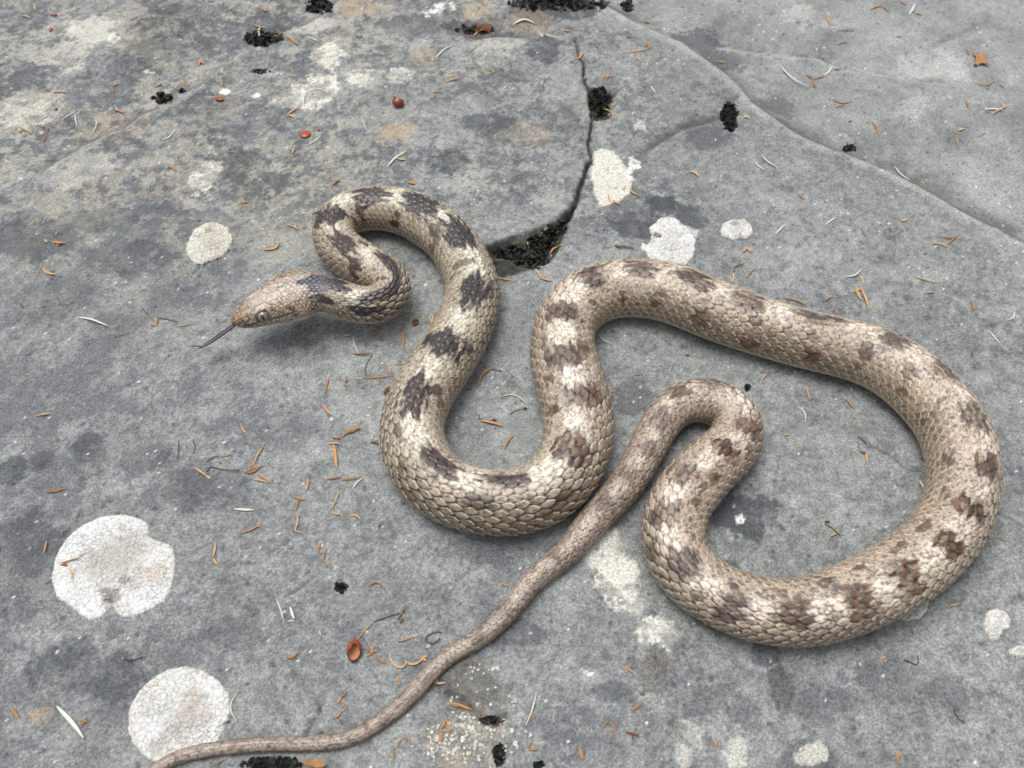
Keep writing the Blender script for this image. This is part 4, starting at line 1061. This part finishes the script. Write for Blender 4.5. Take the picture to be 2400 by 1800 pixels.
def tuft(label, cx, cy, rx, ry, n, size=1.0, hgt=1.0, group='black leafy lichen tufts in the rock cracks'):
    parts = []
    ctr = on_rock([(cx, cy)])[0][0]
    size *= 0.92
    for k in range(int(n * 1.15)):
        rr, aa = math.sqrt(RNG.uniform(0, 1)), RNG.uniform(0, 2 * math.pi)
        p = on_rock([(cx + rx * rr * math.cos(aa), cy + ry * rr * math.sin(aa))])[0][0]
        sz = size * RNG.uniform(.6, 1.35) * (1.15 - 0.4 * rr)
        tilt = RNG.uniform(0.2, 1.25); az = RNG.uniform(0, 2 * math.pi); ph = RNG.uniform(0, 6.28)
        V = []
        for i, pr in enumerate((0.02, 0.35, 0.7, 1.0)):
            for j in range(12):
                a = 2 * math.pi * j / 12
                ruff = 1 + 0.22 * math.sin(3 * a + ph) + 0.15 * math.sin(5 * a + 2 * ph)
                lx, ly = sz * pr * ruff * math.cos(a), sz * 0.8 * pr * ruff * math.sin(a)
                lz = 0.55 * sz * pr * pr * (0.4 + 0.6 * math.sin(2 * a + ph)) + 0.12 * sz * pr * math.sin(6 * a + ph)
                x1, z1 = lx * math.cos(tilt) - lz * math.sin(tilt), lx * math.sin(tilt) + lz * math.cos(tilt)
                V.append((p[0] + x1 * math.cos(az) - ly * math.sin(az), p[1] + x1 * math.sin(az) + ly * math.cos(az), p[2] + hgt * 0.55 * sz * (1.2 - rr) + z1 * 0.8))
        parts.append((np.array(V), grid_faces(4, 12, wrap=True)))
    V, F = join(parts)
    o = make_mesh('black_lichen', V, F, black_mat, origin=ctr)
    return tag(o, label, 'lichen', group)

tuft('curly black lichen tuft at the mouth of the wedge-shaped crack', 1246, 608, 46, 22, 150, 0.9, 1.4)
tuft('black lichen tuft higher in the wedge-shaped crack under the slab edge', 1300, 541, 30, 20, 60, 0.9, 1.6)
tuft('heap of black lichen lobes spilling from the middle of the wedge crack', 1268, 572, 34, 20, 80, 1.0, 1.4)
tuft('mossy dark lichen clinging inside the wedge crack right beside the snake', 1192, 590, 36, 20, 80, 0.8, .9)
tuft('black lichen filling the star-shaped pit on the long crack', 1405, 240, 27, 34, 130, 1.2, .8)
tuft('black lichen clump where the joint meets the diagonal ledge', 1709, 276, 19, 33, 110, 1.2, .9)
tuft('small black lichen speck at the foot of the diagonal ledge', 1990, 350, 16, 7, 18, 0.9, .8)
tuft('black lichen knot on the low ridge below the beige crust', 383, 231, 26, 12, 40, 1.0, .9)
tuft('tiny black lichen bud next to the black knot on the low ridge', 427, 215, 8, 5, 8, 0.8, .8)
tuft('wide black lichen patch carrying orange scraps along the low ridge', 617, 92, 46, 17, 90, 1.2, 1.0)
tuft('dark lichen mat at the far end of the low ridge', 748, 16, 34, 18, 70, 1.3, 1.0)
tuft('thin black lichen streak on the slab below the low ridge', 612, 168, 30, 6, 22, 0.7, .5)
tuft('black lichen lumps under the thin end of the tail', 640, 1790, 72, 14, 90, 0.75, 1.1)
tuft('single black lichen nugget on bare rock between the scraps and the tail', 799, 1377, 13, 14, 26, 0.6, 1.1)
tuft('pointed black lichen clump below the dark flake', 1168, 1768, 14, 26, 46, 0.6, .9)
tuft('black lichen crumb beside the pointed clump below the dark flake', 1263, 1793, 14, 8, 16, 0.6, .9)
tuft('black lichen lining the cracked lip of the dark flake', 1148, 1687, 28, 8, 36, 0.5, .8)
tuft('tiny black lichen crumb touching the bend of the tail', 1752, 909, 7, 7, 10, 0.6, 1.0)
tuft('dark moss cushion in the gap beyond the end of the long crack', 1310, 10, 120, 18, 150, 1.5, .8)
tuft('round dark moss cushion on the upper end of the diagonal ledge', 1470, 14, 16, 14, 26, 1.3, 1.0)
tuft('brown-black crust in the hollow below the far step', 1112, 70, 44, 10, 36, 1.1, .6)

# ================================================================== DRIED FLORETS, PALE LEAFLETS, SEEDS
def hue_mat(name, ramp, rough, spec, scale=900, trans=0.0):
    m, n, l, b = new_mat(name, rough, spec)
    oi = n.new('ShaderNodeObjectInfo')
    nz = noise_node(n, l, scale, 3, .6, n.new('ShaderNodeTexCoord').outputs['Object'])
    v = math_node(n, l, 'ADD', math_node(n, l, 'MULTIPLY', oi.outputs['Random'], 0.55), math_node(n, l, 'MULTIPLY', nz, 0.45))
    r = n.new('ShaderNodeValToRGB')
    e = r.color_ramp.elements
    e[0].position, e[0].color = 0.15, (*ramp[0], 1)
    e[1].position, e[1].color = 0.85, (*ramp[-1], 1)
    if len(ramp) == 3:
        k = e.new(0.5); k.color = (*ramp[1], 1)
    l.new(v, r.inputs[0]); l.new(r.outputs[0], b.inputs['Base Color'])
    return m

orange_mat = hue_mat('dried_floret', [(0.27, 0.135, 0.055), (0.46, 0.26, 0.115), (0.58, 0.40, 0.23)], 0.65, 0.25)
brown_mat = hue_mat('dried_brown', [(0.09, 0.042, 0.022), (0.24, 0.10, 0.05)], 0.7, 0.25)
pale_mat = hue_mat('pale_leaflet', [(0.46, 0.47, 0.41), (0.62, 0.64, 0.58)], 0.6, 0.3)
stem_mat = hue_mat('dark_stem', [(0.030, 0.022, 0.018), (0.085, 0.055, 0.04)], 0.7, 0.2)
red_mat = hue_mat('red_husk', [(0.23, 0.035, 0.015), (0.34, 0.06, 0.022)], 0.3, 0.5)

def ribbon(P, w, curl=0.5, thick=0.05, tip=0.12, bulge=0.5):
    """a dry strip with a channelled cross-section and tapering ends; w = half width in mm"""
    n = len(P)
    t = np.linspace(0, 1, n)
    prof = tip + (1 - tip) * np.sin(np.pi * np.clip(t, 0.02, 0.98) ** (0.7 + 0.6 * bulge)) ** 0.7
    T = np.gradient(P, axis=0); T /= np.linalg.norm(T, axis=1)[:, None] + 1e-9
    U_ = np.array([0, 0, 1.0]) - T * T[:, 2:3]; U_ /= np.linalg.norm(U_, axis=1)[:, None] + 1e-9
    L_ = np.cross(U_, T)
    cs = np.linspace(-1, 1, 5)
    rows = []
    for sgn in (1, -1):
        q = cs if sgn > 0 else cs[::-1]
        off_l = q[None] * (w * prof)[:, None]
        off_u = (curl * w * (q ** 2)[None]) * prof[:, None] + sgn * thick
        rows.append(P[:, None] + L_[:, None] * off_l[..., None] + U_[:, None] * off_u[..., None])
    V = np.concatenate(rows, 1)
    return V.reshape(-1, 3), grid_faces(n, 10, wrap=True)

def lay(pts_px, lift=0.25, arch=0.0, n=14):
    """a line drawn on the photo, laid on the rock, its middle or an end curling up a little"""
    P, _ = on_rock(pts_px)
    C = curve3(P, n) if len(P) > 2 else resample(P, n)
    # scraps are never ruler-straight
    t = np.linspace(0, 1, n)
    d = C[-1] - C[0]; L = np.linalg.norm(d) + 1e-6
    C[:, 0] += -d[1] / L * RNG.uniform(-.07, .07) * L * np.sin(np.pi * t)
    C[:, 1] += d[0] / L * RNG.uniform(-.07, .07) * L * np.sin(np.pi * t)
    C[:, 2] = rock_h(C[:, 0], C[:, 1])
    C[:, 2] = np.maximum(gsmooth(C[:, 2], 2), C[:, 2]) + lift + arch * L * np.sin(np.pi * t) + RNG.uniform(0, .10) * L * t ** 3
    return C, L

# every scrap: branches of points in enlarged-tile coordinates, ';' between branches, '/w' half-width in tile px
SCRAPS = {
 1: "135,110 170,112 200,128/9|225,35 230,50 235,75/7|500,45 515,60/9|685,40 690,75/8|720,560 730,585 745,605;733,562 775,548/9|1275,412 1300,402 1330,418;1290,430 1305,405/12|1000,570 1030,560 1055,540/10|1195,505 1205,540 1220,570/9|1435,535 1440,565/7|1885,445 1892,465 1905,485/8|745,720 775,722 800,735/11|130,860 155,840 180,855 210,870/8|280,825 300,830 310,850/12|280,930 288,905 295,885/7|350,600 390,598 430,605/8|1090,1080 1120,1095 1145,1115/10|1540,1330 1580,1318 1620,1315/9|1705,1620 1750,1625 1790,1615 1805,1575/14|340,1570 385,1585 430,1580;370,1600 400,1572/11|290,1555 310,1575/9|365,1530 380,1505/9|1860,1460 1900,1470 1940,1495/9|2150,1210 2175,1180 2212,1170/11|1745,265 1790,240 1830,235;1840,232 1890,255 1930,300/11|1705,60 1725,80 1745,75/13|1860,750 1900,720 1945,690;1862,750 1910,765/8|1895,1000 1902,985 1910,965/9|1645,165 1690,180 1720,185/13|2055,850 2075,840/9|2020,1390 2055,1375/9",
 2: "670,535 720,525 765,510/9|950,460 975,455 995,475 965,475/8|595,605 625,600 655,605/9|355,1030 390,1042 420,1040/9|425,1185 455,1180 480,1195;430,1190 478,1197/10|820,345 845,330 870,310/8|860,240 875,225 885,215/9|985,235 990,215/8|1440,200 1460,210 1485,205/12|1525,390 1550,365 1570,345;1540,350 1560,362/10|1820,345 1880,338 1930,335 1990,315/8|1970,300 1990,290 1998,320/12|1960,145 1980,150 2000,155/10|1700,505 1740,500 1780,495;1730,480 1720,515/10|1915,370 1935,400/9|1935,565 1950,600/8|1845,240 1870,245/9|2135,320 2160,325/9|1660,700 1710,710 1740,745 1760,785/9|1730,1260 1735,1290 1745,1310/7|1745,1325 1775,1315 1805,1330;1760,1300 1775,1320/12|1870,1215 1880,1250 1900,1262 1925,1270/9|1295,1490 1325,1460 1365,1455/10|1350,1655 1375,1610 1410,1602 1445,1600/9|505,1100 525,1115/8|1205,1570 1215,1610/7",
 3: "945,100 950,140 955,175/8|1010,200 1070,202 1130,198/7|1000,293 1035,278 1070,275/8|1215,65 1250,50 1290,40;1285,42 1330,75/9|1410,5 1425,25 1445,35/10|1505,90 1525,92 1550,105/9|1385,240 1415,240/9|870,385 910,370/9|800,490 845,520;845,520 895,505 935,500;845,520 850,550 855,575/9|980,450 1020,455/9|960,640 1000,660 1030,680 1095,660;985,698 1030,685/8|1220,785 1255,820 1270,850 1270,880/8|1840,320 1850,360/8|1890,540 1930,560 1985,555 2015,525/6|2050,550 2065,560 2080,570/8|1840,630 1848,700/7|1990,750 2060,715 2110,690;2065,670 2080,710/8|1785,850 1805,840 1825,835/13|1770,890 1778,960/7|45,1115 75,1125 100,1150/12|235,1160 255,1185/6|205,1220 220,1195/6|745,1255 765,1275 790,1295/9|1510,1245 1530,1255/9|1650,1365 1665,1370/7|1410,1435 1430,1435 1455,1425/12|1155,1465 1175,1510 1200,1545/5|1675,1540 1720,1548 1770,1550;1710,1590 1750,1560 1780,1525/7|1615,1580 1670,1590 1725,1610/6|385,1640 410,1612;410,1610 440,1640/11|220,400 280,410/6|340,665 350,690/9|395,765 415,760 430,775/14|355,5 380,10/9|1070,790 1100,785/7",
 4: "280,85 310,115 340,122 365,125/12|975,445 1000,455;1015,455 1018,430 1010,400/12|1155,460 1200,452 1240,440/5|235,1040 285,1032 335,1022/10|310,1530 375,1525 430,1508/10|1560,1085 1575,1120 1600,1160/8|2080,960 2120,1000 2150,1040/9|2130,790 2115,840 2105,900/9|1640,1370 1665,1330 1680,1300 1710,1235/9|1265,1375 1300,1405 1340,1430;1335,1425 1365,1450/10|1580,1405 1650,1380 1715,1365;1590,1410 1640,1405 1680,1380/11|1660,1410 1700,1425 1730,1445 1760,1470/7|1645,1455 1690,1462 1740,1475/7|1420,1305 1470,1298 1515,1280/7|2160,1220 2172,1260 2180,1320 2185,1380/16|2120,1450 2165,1440 2212,1435/8|1980,1530 1990,1490 1995,1440/9|1910,1530 1898,1555 1940,1580 1990,1580;1940,1580 1920,1650/8|2150,1180 2212,1185/7|2120,1225 2165,1222 2212,1226/7|2170,1600 2185,1560 2200,1530/8|2150,1640 2180,1590/8",
 5: "1010,145 1060,155 1110,165/9|1260,85 1275,120 1295,145/9|1285,145 1325,165 1370,170/10|575,385 590,445;605,378 590,440/7|170,490 210,475 235,480 250,505/8|380,470 405,530 405,610/9|0,525 60,520/9|290,695 310,730 325,770/9|345,705 385,702 425,705/6|135,790 200,788 250,785 340,775/7|250,785 250,840/7|15,830 45,850;30,780 25,830/9|0,1180 60,1130 95,1122 135,1120;10,1160 70,1145 120,1122/12|0,1455 65,1448 130,1435/9|890,840 900,800 930,760 975,735/10|895,1070 960,1090 1050,1108/10|1055,1255 1062,1230 1080,1195 1115,1165/10|1715,885 1740,895 1770,920;1720,890 1760,880/9|1900,765 1918,772 1935,770/6",
 6: "325,110 320,150 318,185/8|415,140 440,105 480,80/8|655,275 720,295 800,325/9|1120,200 1135,250 1150,290;1150,210 1165,270 1205,355;1110,240 1145,215/12|1145,130 1165,185/10|915,295 940,285 965,265/8|1485,130 1560,160 1650,180/6|1565,245 1600,240 1630,240/8|1875,290 1885,325 1885,355/11|990,380 1000,355/9|500,840 520,800 545,770/6|785,835 800,880 820,940/8|1055,925 1075,960 1105,995/8|1105,1040 1125,1055/10|655,1165 690,1160/8|1185,1280 1190,1310 1190,1345/11|155,1150 170,1140 185,1155/12",
 7: "305,190 295,230 290,270/11|115,140 130,150/8|360,350 440,340 540,300/9|440,360 465,400 475,440/9|1560,140 1640,110 1690,80;1655,100 1690,95/9|1400,205 1390,260 1385,300;1385,300 1410,345/12|1920,0 1945,60 1930,100 1905,135 1965,138/9|2080,200 2060,270 2090,270/9|2120,240 2100,310 2120,340 2150,375/9|1845,945 1900,945 1935,910/10|2065,770 2080,805/10|75,1260 100,1300 130,1340/13|515,1340 535,1390;535,1385 545,1360 570,1360/9|1400,1655 1420,1625 1450,1610/8|2150,0 2175,15 2200,20/10|1785,530 1790,550/7|795,940 800,960/7|2190,1240 2212,1200/9|2160,1340 2190,1320 2212,1300/9",
 8: "50,25 80,22 110,30 125,55/9|180,480 220,455 255,465 280,495/9|1035,460 1060,475 1080,485/13|1220,560 1250,545 1280,540/8|105,835 125,800 150,770 210,715/9|175,850 190,880 200,910 165,940;200,910 235,900/9|200,910 250,960 310,990/10|310,920 330,990 385,1025 430,990 415,960/8|410,965 440,985 480,985 530,960/10|515,975 535,945 560,940;520,950 555,965/12|345,815 375,850 420,830 450,815 500,805/8|365,1060 375,1130/8|585,1100 620,1110 680,1108;615,1070 625,1110/12|700,1235 770,1250 810,1270 850,1290;700,1242 760,1270/12|1210,1300 1235,1290 1250,1330 1215,1360/8|640,1420 660,1380 680,1340;680,1340 715,1415;715,1415 640,1420;645,1420 648,1460 645,1500/10|1030,1400 1030,1355 1060,1335 1075,1370/7|345,1610 335,1560 340,1520;360,1530 375,1490 410,1465;410,1465 435,1475 460,1510/9|1210,1530 1220,1510 1235,1490;1210,1535 1245,1538 1280,1535/9|1545,1530 1555,1565 1565,1605/16|1680,1430 1700,1380 1735,1350;1735,1350 1760,1400 1770,1450/8|1840,995 1860,1025 1890,1040/10|1885,1290 1910,1265 1940,1245/13|0,1300 30,1285 40,1250 0,1220/10|0,1200 20,1185 40,1160/8",
 9: "955,160 975,148 995,145/14|1720,615 1760,610 1790,600/10|1275,955 1295,950 1315,940;1275,945 1290,960/8|195,1470 205,1495 215,1520/14|1380,1550 1385,1590 1400,1640;1390,1580 1410,1590/10|1980,170 2040,170 2100,190/5"}
BROWN = {
 2: "1770,1600 1840,1610 1900,1620;1775,1590 1800,1612/9",
 4: "130,315 155,340/9|1420,1340 1440,1350/5",
 5: "460,440 480,418 505,430;465,452 500,440/13|75,640 140,645 205,640/8|275,900 300,862 335,858;285,940 320,880/15|190,1215 215,1208 242,1222/13|1298,1220 1312,1195 1326,1178/14|878,1392 905,1370/9|980,1062 1005,1070/10|1180,992 1205,996/10",
 6: "15,645 45,650/8|1145,1270 1170,1280 1185,1280/8|330,80 360,70 395,60/8",
 7: "395,350 420,345 445,355/14|1470,1370 1495,1355/8",
 8: "380,725 400,690/11|398,655 412,635/11|1840,1430 1890,1445 1930,1455;1885,1440 1890,1480/9|585,790 620,780 655,785/7|1225,560 1250,550/6",
 9: "920,70 950,65/9|1430,960 1450,968 1470,975/7|1785,1345 1820,1365/8"}
STEMS = {
 1: "", 2: "1310,570 1315,540 1330,520 1375,520",
 4: "920,340 945,370 970,390|1030,405 1090,420 1150,430|1340,1400 1365,1355 1400,1375 1440,1390 1480,1388 1560,1400|1160,1210 1165,1270 1150,1320|1250,1200 1265,1240 1255,1280|1340,1335 1380,1310 1420,1303",
 5: "975,735 1010,745 1040,750|900,1055 940,1070 990,1068|1090,1030 1130,995 1200,993|205,640 180,690 160,740 165,780|890,1030 900,1070|1560,560 1590,610 1600,650",
 6: "325,108 335,90|1160,1185 1190,1230",
 7: "440,340 500,305 560,270|800,960 860,970 930,940|1385,1450 1400,1400 1480,1360",
 8: "210,715 300,690 380,660|365,700 385,670 398,655|585,790 545,810 540,840 580,865 620,850 640,820",
 9: "920,80 960,105 1020,155|1470,975 1520,1000 1530,960 1515,930|1760,1260 1765,1300 1790,1345"}
LEAFLETS = {
 1: "400,780 450,748 500,720/5|485,740 488,785 500,820/6|605,755 635,790 625,830 595,880/6|1050,910 1080,905 1110,885 1140,840/6|1685,175 1682,220 1690,265/9|1995,240 2035,255 2070,280/7|1975,720 1955,620 2000,578 2080,570 2130,620/5|1985,945 2040,930 2085,885/6|270,770 310,750/7|1885,950 1900,925 1925,910/4",
 2: "1110,160 1165,130 1210,132 1255,150/11|1280,200 1320,245 1410,260/8|610,380 660,325 725,295/9|295,1085 350,1030 425,985/11|135,770 150,810 165,855/4|1535,0 1590,22 1655,20/11|2010,560 2035,605/6",
 3: "1465,98 1485,60 1500,35/12|625,420 700,505 745,545 800,575/6|918,495 945,465 968,432/12|510,1005 550,1050 620,1100/9|470,1045 495,1080 530,1110/7|1375,1080 1410,1130 1465,1170/8|600,1520 635,1495 660,1460/8|920,1460 960,1438 995,1412/8|1955,712 2010,715 2070,720/8",
 4: "505,400 600,430 650,450 705,465/11|1520,1640 1580,1640 1650,1650/14",
 5: "75,515 85,580 115,640/5|75,1510 105,1470 150,1435/8|1030,915 1100,905 1160,935 1205,970/6|1665,510 1700,560 1760,575/5",
 6: "1055,135 1090,138 1115,130 1160,90/10|750,980 790,1005 805,1050 785,1085/7|1535,1455 1545,1490 1560,1530 1550,1575/12|2150,365 2140,405 2100,420/7|1990,490 2015,530 2050,570/6",
 7: "370,1260 450,1330 510,1400 555,1475/19|1790,560 1820,650 1845,725/8|1880,615 1895,660 1910,700/12|1865,712 1890,705 1912,712/8|1540,1170 1505,1230 1500,1270 1535,1365/6",
 8: "1270,1160 1265,1220 1250,1300 1195,1390/7"}

LANDMARKS = [((630, 700), "beside the head of the snake"), ((480, 800), "below the tongue of the snake"), ((265, 1330), "around the notched white lichen"), ((425, 1640), "around the rust-flecked white lichen"),
             ((495, 575), "around the cream warty lichen"), ((1160, 900), "in the open bay of the first big bend"), ((840, 880), "left behind on rock outside the first big bend"), ((680, 1060), "in the litter drift near the first big bend"), ((720, 1250), "on rock below the litter drift"),
             ((1560, 840), "in the hollow of the widest loop"), ((2000, 960), "in the hollow of the widest loop"), ((1950, 1150), "on the floor of the widest loop"), ((960, 1520), "along the near side of the thin tail"), ((1100, 1660), "around the dark flake by the tail"),
             ((1350, 1720), "between the dark flake and the brown stain"), ((1700, 1700), "on the stained rock past the brown flake"), ((2100, 1650), "on plain rock past the widest loop"), ((2330, 1440), "around the ragged lobed lichen"),
             ((1560, 560), "around the fan-shaped lichen"), ((1440, 430), "on the cream stain by the long crack"), ((1260, 590), "around the wedge-shaped crack"), ((1400, 240), "around the star-shaped pit"), ((1750, 380), "on the raised lip of the diagonal ledge"),
             ((1900, 640), "behind the back of the widest loop"), ((2200, 650), "behind the back of the widest loop"), ((1950, 180), "on the low slab across the diagonal ledge"), ((2250, 300), "on the low slab far across the diagonal ledge"), ((2250, 40), "on the low slab past the far step"), ((1850, 40), "on the low slab past the far step"),
             ((1500, 100), "on the tongue of rock between crack and ledge"), ((1100, 150), "on the slab below the far step"), ((930, 280), "near the broken red husk"), ((720, 320), "near the round red seed"), ((620, 100), "along the low ridge"), ((380, 240), "around the black knot on the low ridge"),
             ((100, 300), "on the beige crusted rock"), ((150, 60), "on the beige crusted rock behind the low ridge"), ((150, 560), "on the dark mottled rock"), ((100, 900), "on the plain dark rock facing the snake"), ((120, 1120), "on the plain dark rock facing the snake"), ((1100, 480), "behind the neck coil of the snake"), ((700, 480), "next to the neck coil of the snake"),
             ((60, 1680), "by the tan stain and the broad pale leaflet"), ((1590, 1010), "inside the bend of the tail"), ((1700, 1110), "by the bend of the tail"), ((830, 1530), "around the red seed husk")]
LMP = np.array([l[0] for l in LANDMARKS], float)

def where(px):
    return LANDMARKS[int(np.argmin(np.hypot(*(LMP - np.asarray(px)).T)))][1]

def parse(txt):
    for item in txt.split('|'):
        if not item.strip(): continue
        body_, _, w = item.partition('/')
        yield [[tuple(map(float, p.split(','))) for p in br.split()] for br in body_.split(';')], float(w or 5)

def shape_word(brs):
    if len(brs) > 2: return 'branched'
    if len(brs) == 2: return 'forked'
    P = np.array(brs[0])
    L = np.linalg.norm(np.diff(P, axis=0), axis=1).sum(); ch = np.linalg.norm(P[-1] - P[0])
    if L < 42: return 'tiny'
    return 'hooked' if ch / L < 0.86 else ('bent' if ch / L < 0.975 else 'straight')

STREWN = []
def scatter(table, name, mat, what, cat, group, curl, lift, thick, bulge=0.5, scale_w=1.0, arch=0.03):
    for tile, txt in table.items():
        for brs, w in parse(txt):
            parts = []
            allp = np.vstack([tpx(tile, b) for b in brs])
            for b in brs:
                p = tpx(tile, b)
                C, L = lay(p, lift, arch * RNG.uniform(0.2, 1.6))
                dep = (C[len(C) // 2] - CAM) @ FWD
                wm = w / 2.765 * dep / FPX * scale_w * 0.66 * RNG.uniform(.8, 1.15)
                parts.append(ribbon(C, wm, curl * RNG.uniform(.6, 1.3), thick, 0.14, bulge * RNG.uniform(.6, 1.6)))
            V, F = join(parts)
            c = allp.mean(0)
            o = make_mesh(name, V, F, mat, origin=on_rock([c])[0][0])
            tag(o, what.format(shape_word(brs)) + ' ' + where(c), cat, group)
            STREWN.append((o, float(np.linalg.norm(np.ptp(V, axis=0)))))

scatter(SCRAPS, 'dried_floret', orange_mat, '{} orange dried floret scrap', 'floret', 'orange floret scraps strewn over the rock', 0.9, 0.16, 0.05)
scatter(BROWN, 'brown_scrap', brown_mat, '{} dark brown bud scrap', 'bud scrap', 'brown bud scraps strewn over the rock', 0.9, 0.22, 0.09)
scatter(LEAFLETS, 'pale_leaflet', pale_mat, '{} slender whitish leaflet', 'leaflet', 'pale leaflets strewn over the rock', 0.35, 0.12, 0.05, 0.3)
for tile, txt in STEMS.items():
    for brs, w in parse(txt):
        p = tpx(tile, brs[0])
        C, L = lay(p, 0.16, 0.02, 18)
        V, F = tube(C, np.full(18, .085), np.full(18, .085), 6)
        o = make_mesh('flower_stem', V, F, stem_mat, origin=on_rock([p.mean(0)])[0][0])
        tag(o, 'hair-thin dark flower stem ' + where(p.mean(0)), 'stem', 'thin dark flower stems on the rock')
        STREWN.append((o, L))

# larger single pieces
def blob(name, label, cat, px, rx, ry, rz, mat, seed=0, bumps=0.08, rot=0.0, lift=0.0):
    c = on_rock([px])[0][0]
    k = ((c - CAM) @ FWD) / FPX
    V, F = uv_ball(1.0, 24, 16)
    n = 1 + bumps * np.sin(3 * V[:, 0] + seed) * np.cos(4 * V[:, 1] + 2 * seed) + bumps * 0.6 * np.sin(7 * V[:, 2] + 5 * V[:, 0] + seed)
    V = V * n[:, None] * np.array([rx * k, ry * k / 0.75, rz])
    ca, sa = math.cos(rot), math.sin(rot)
    V = np.stack([V[:, 0] * ca - V[:, 1] * sa, V[:, 0] * sa + V[:, 1] * ca, V[:, 2]], -1)
    o = make_mesh(name, V + c + np.array([0, 0, rz * 0.82 + lift]), F, mat, origin=c)
    return tag(o, label, cat)

blob('seed', 'round glossy red seed lying on the slab', 'seed', (716, 317), 13, 10, 0.5, red_mat, 1, 0.03)
blob('seed', 'small pointed red seed below the low ridge', 'seed', (515, 235), 11, 5, 0.55, red_mat, 2, 0.05, -.3)
blob('seed', 'tiny flat dark red seed on the beige crusted rock', 'seed', (127, 37), 7, 3.5, 0.4, red_mat, 3, 0.05)
blob('seed', 'tiny upright dark red seed on the beige crusted rock', 'seed', (120, 71), 4, 5, 0.4, red_mat, 4, 0.05)
blob('seed', 'speck-sized pinkish red seed by the three pale leaflets', 'seed', (132, 257), 4, 3, 0.35, red_mat, 6, 0.05)

def husk(label, px, rx, ry, open_az, mat_out, mat_in, tilt=0.6):
    """half-open seed coat: a cup with thickness, its mouth turned sideways"""
    c = on_rock([px])[0][0]
    k = ((c - CAM) @ FWD) / FPX
    R = np.array([rx * k, ry * k / 0.75, min(rx, ry) * k * 0.9])
    th = np.linspace(0.02, 2.0, 12); ph = np.linspace(0, 2 * np.pi, 24, endpoint=False)
    def shell(s):
        V = []
        for a in th:
            for b in ph:
                rag = 1 + 0.10 * math.sin(3 * b + 1) * (a / 2) + 0.05 * math.sin(7 * b)
                v = np.array([math.sin(a * rag) * math.cos(b), math.sin(a * rag) * math.sin(b), -math.cos(a * rag)]) * s
                y, z = v[1] * math.cos(tilt) - v[2] * math.sin(tilt), v[1] * math.sin(tilt) + v[2] * math.cos(tilt)
                v = np.array([v[0], y, z])
                v = np.array([v[0] * math.cos(open_az) - v[1] * math.sin(open_az), v[0] * math.sin(open_az) + v[1] * math.cos(open_az), v[2]])
                V.append(v * R)
        return np.array(V)
    up = np.array([0, 0, R[2] * 0.95])
    root = bpy.data.objects.new('seed_husk', None); COL.objects.link(root)
    root.location = Vector((c * 0.001).tolist()); root.empty_display_size = 0.001
    tag(root, label, 'husk')
    f = grid_faces(12, 24, wrap=True)
    make_mesh('outer_coat', shell(1.0) + c + up, f, mat_out, parent=root, origin=c)
    make_mesh('inner_coat', shell(0.9) + c + up, f[:, ::-1], mat_in, parent=root, origin=c)
    return root

cream_m, _, _, cb = new_mat('husk_lining', 0.5, 0.3); cb.inputs['Base Color'].default_value = (0.45, 0.22, 0.11, 1)
deep_m, _, _, db = new_mat('husk_red_lining', 0.4, 0.4); db.inputs['Base Color'].default_value = (0.30, 0.07, 0.03, 1)
husk('broken bright red seed husk standing on the slab', (934, 246), 14, 12, 2.6, red_mat, deep_m, 0.9)
husk('glossy red-brown seed husk with a pale end near the tail', (832, 1529), 17, 20, 0.3, red_mat, cream_m, 0.75)

def dead_leaf(name, label, px, pts, mat, hgt):
    """crumpled leaf: an outline filled with a folded sheet that has thickness"""
    P = on_rock(np.array(px) + np.array(pts, float))[0]
    c = P.mean(0)
    rings, V = 6, []
    Q = resample(np.vstack([P, P[:1]]), 37)[:-1]
    for s in (1, -1):
        for i in range(rings):
            f = 0.03 + 0.97 * i / (rings - 1)
            for q in Q:
                p = c + (q - c) * f
                z = float(rock_h(p[:1], p[1:2])[0]) + 0.25 + hgt * (0.5 + 0.5 * math.sin(p[0] * 1.3 + 0.9 * p[1])) * (0.5 + 0.5 * f) + 0.05 * s
                V.append((p[0], p[1], z))
    n = rings * 36
    f1 = grid_faces(rings, 36, wrap=True)
    edge_ = np.array([[n - 36 + j, n - 36 + (j + 1) % 36, 2 * n - 36 + (j + 1) % 36, 2 * n - 36 + j] for j in range(36)])
    F = np.vstack([f1, f1[:, ::-1] + n, edge_])
    o = make_mesh(name, np.array(V), F, mat, origin=c)
    return tag(o, label, 'leaf')
dead_leaf('dried_leaf', 'crumpled rust-brown dried leaf on the low slab across the ledge', (2296, 143), [(-18, -20), (0, -10), (12, -14), (14, 8), (20, 15), (0, 10), (-14, 16), (-12, 0)], orange_mat, 1.0)
dead_leaf('dried_leaf', 'crumpled orange dried leaf cluster lying under the tail end', (735, 1790), [(-28, -2), (-10, -8), (8, -9), (24, -4), (32, 8), (10, 10), (-8, 8), (-20, 6)], orange_mat, 0.9)
dead_leaf('dried_leaf', 'small rusty flake of bark caught in the far hollow', (1128, 68), [(-28, 4), (-10, -8), (12, -10), (28, -2), (18, 10), (-6, 10)], brown_mat, 0.8)

same = {}
for o, ln in STREWN:
    same.setdefault(o['label'], []).append((ln, o))
for lab, lst in same.items():
    n = len(lst)
    if n == 1: continue
    lst.sort(key=lambda q: -q[0])
    top_ = ['longest', 'second longest', 'third longest', 'fourth longest', 'fifth longest']
    bot_ = ['shortest', 'second shortest', 'third shortest', 'fourth shortest', 'fifth shortest']
    words = ['longer', 'shorter'] if n == 2 else top_[:(n + 1) // 2] + bot_[:n // 2][::-1]
    for (ln, o), w in zip(lst, words):
        o['label'] = w + ' ' + lab
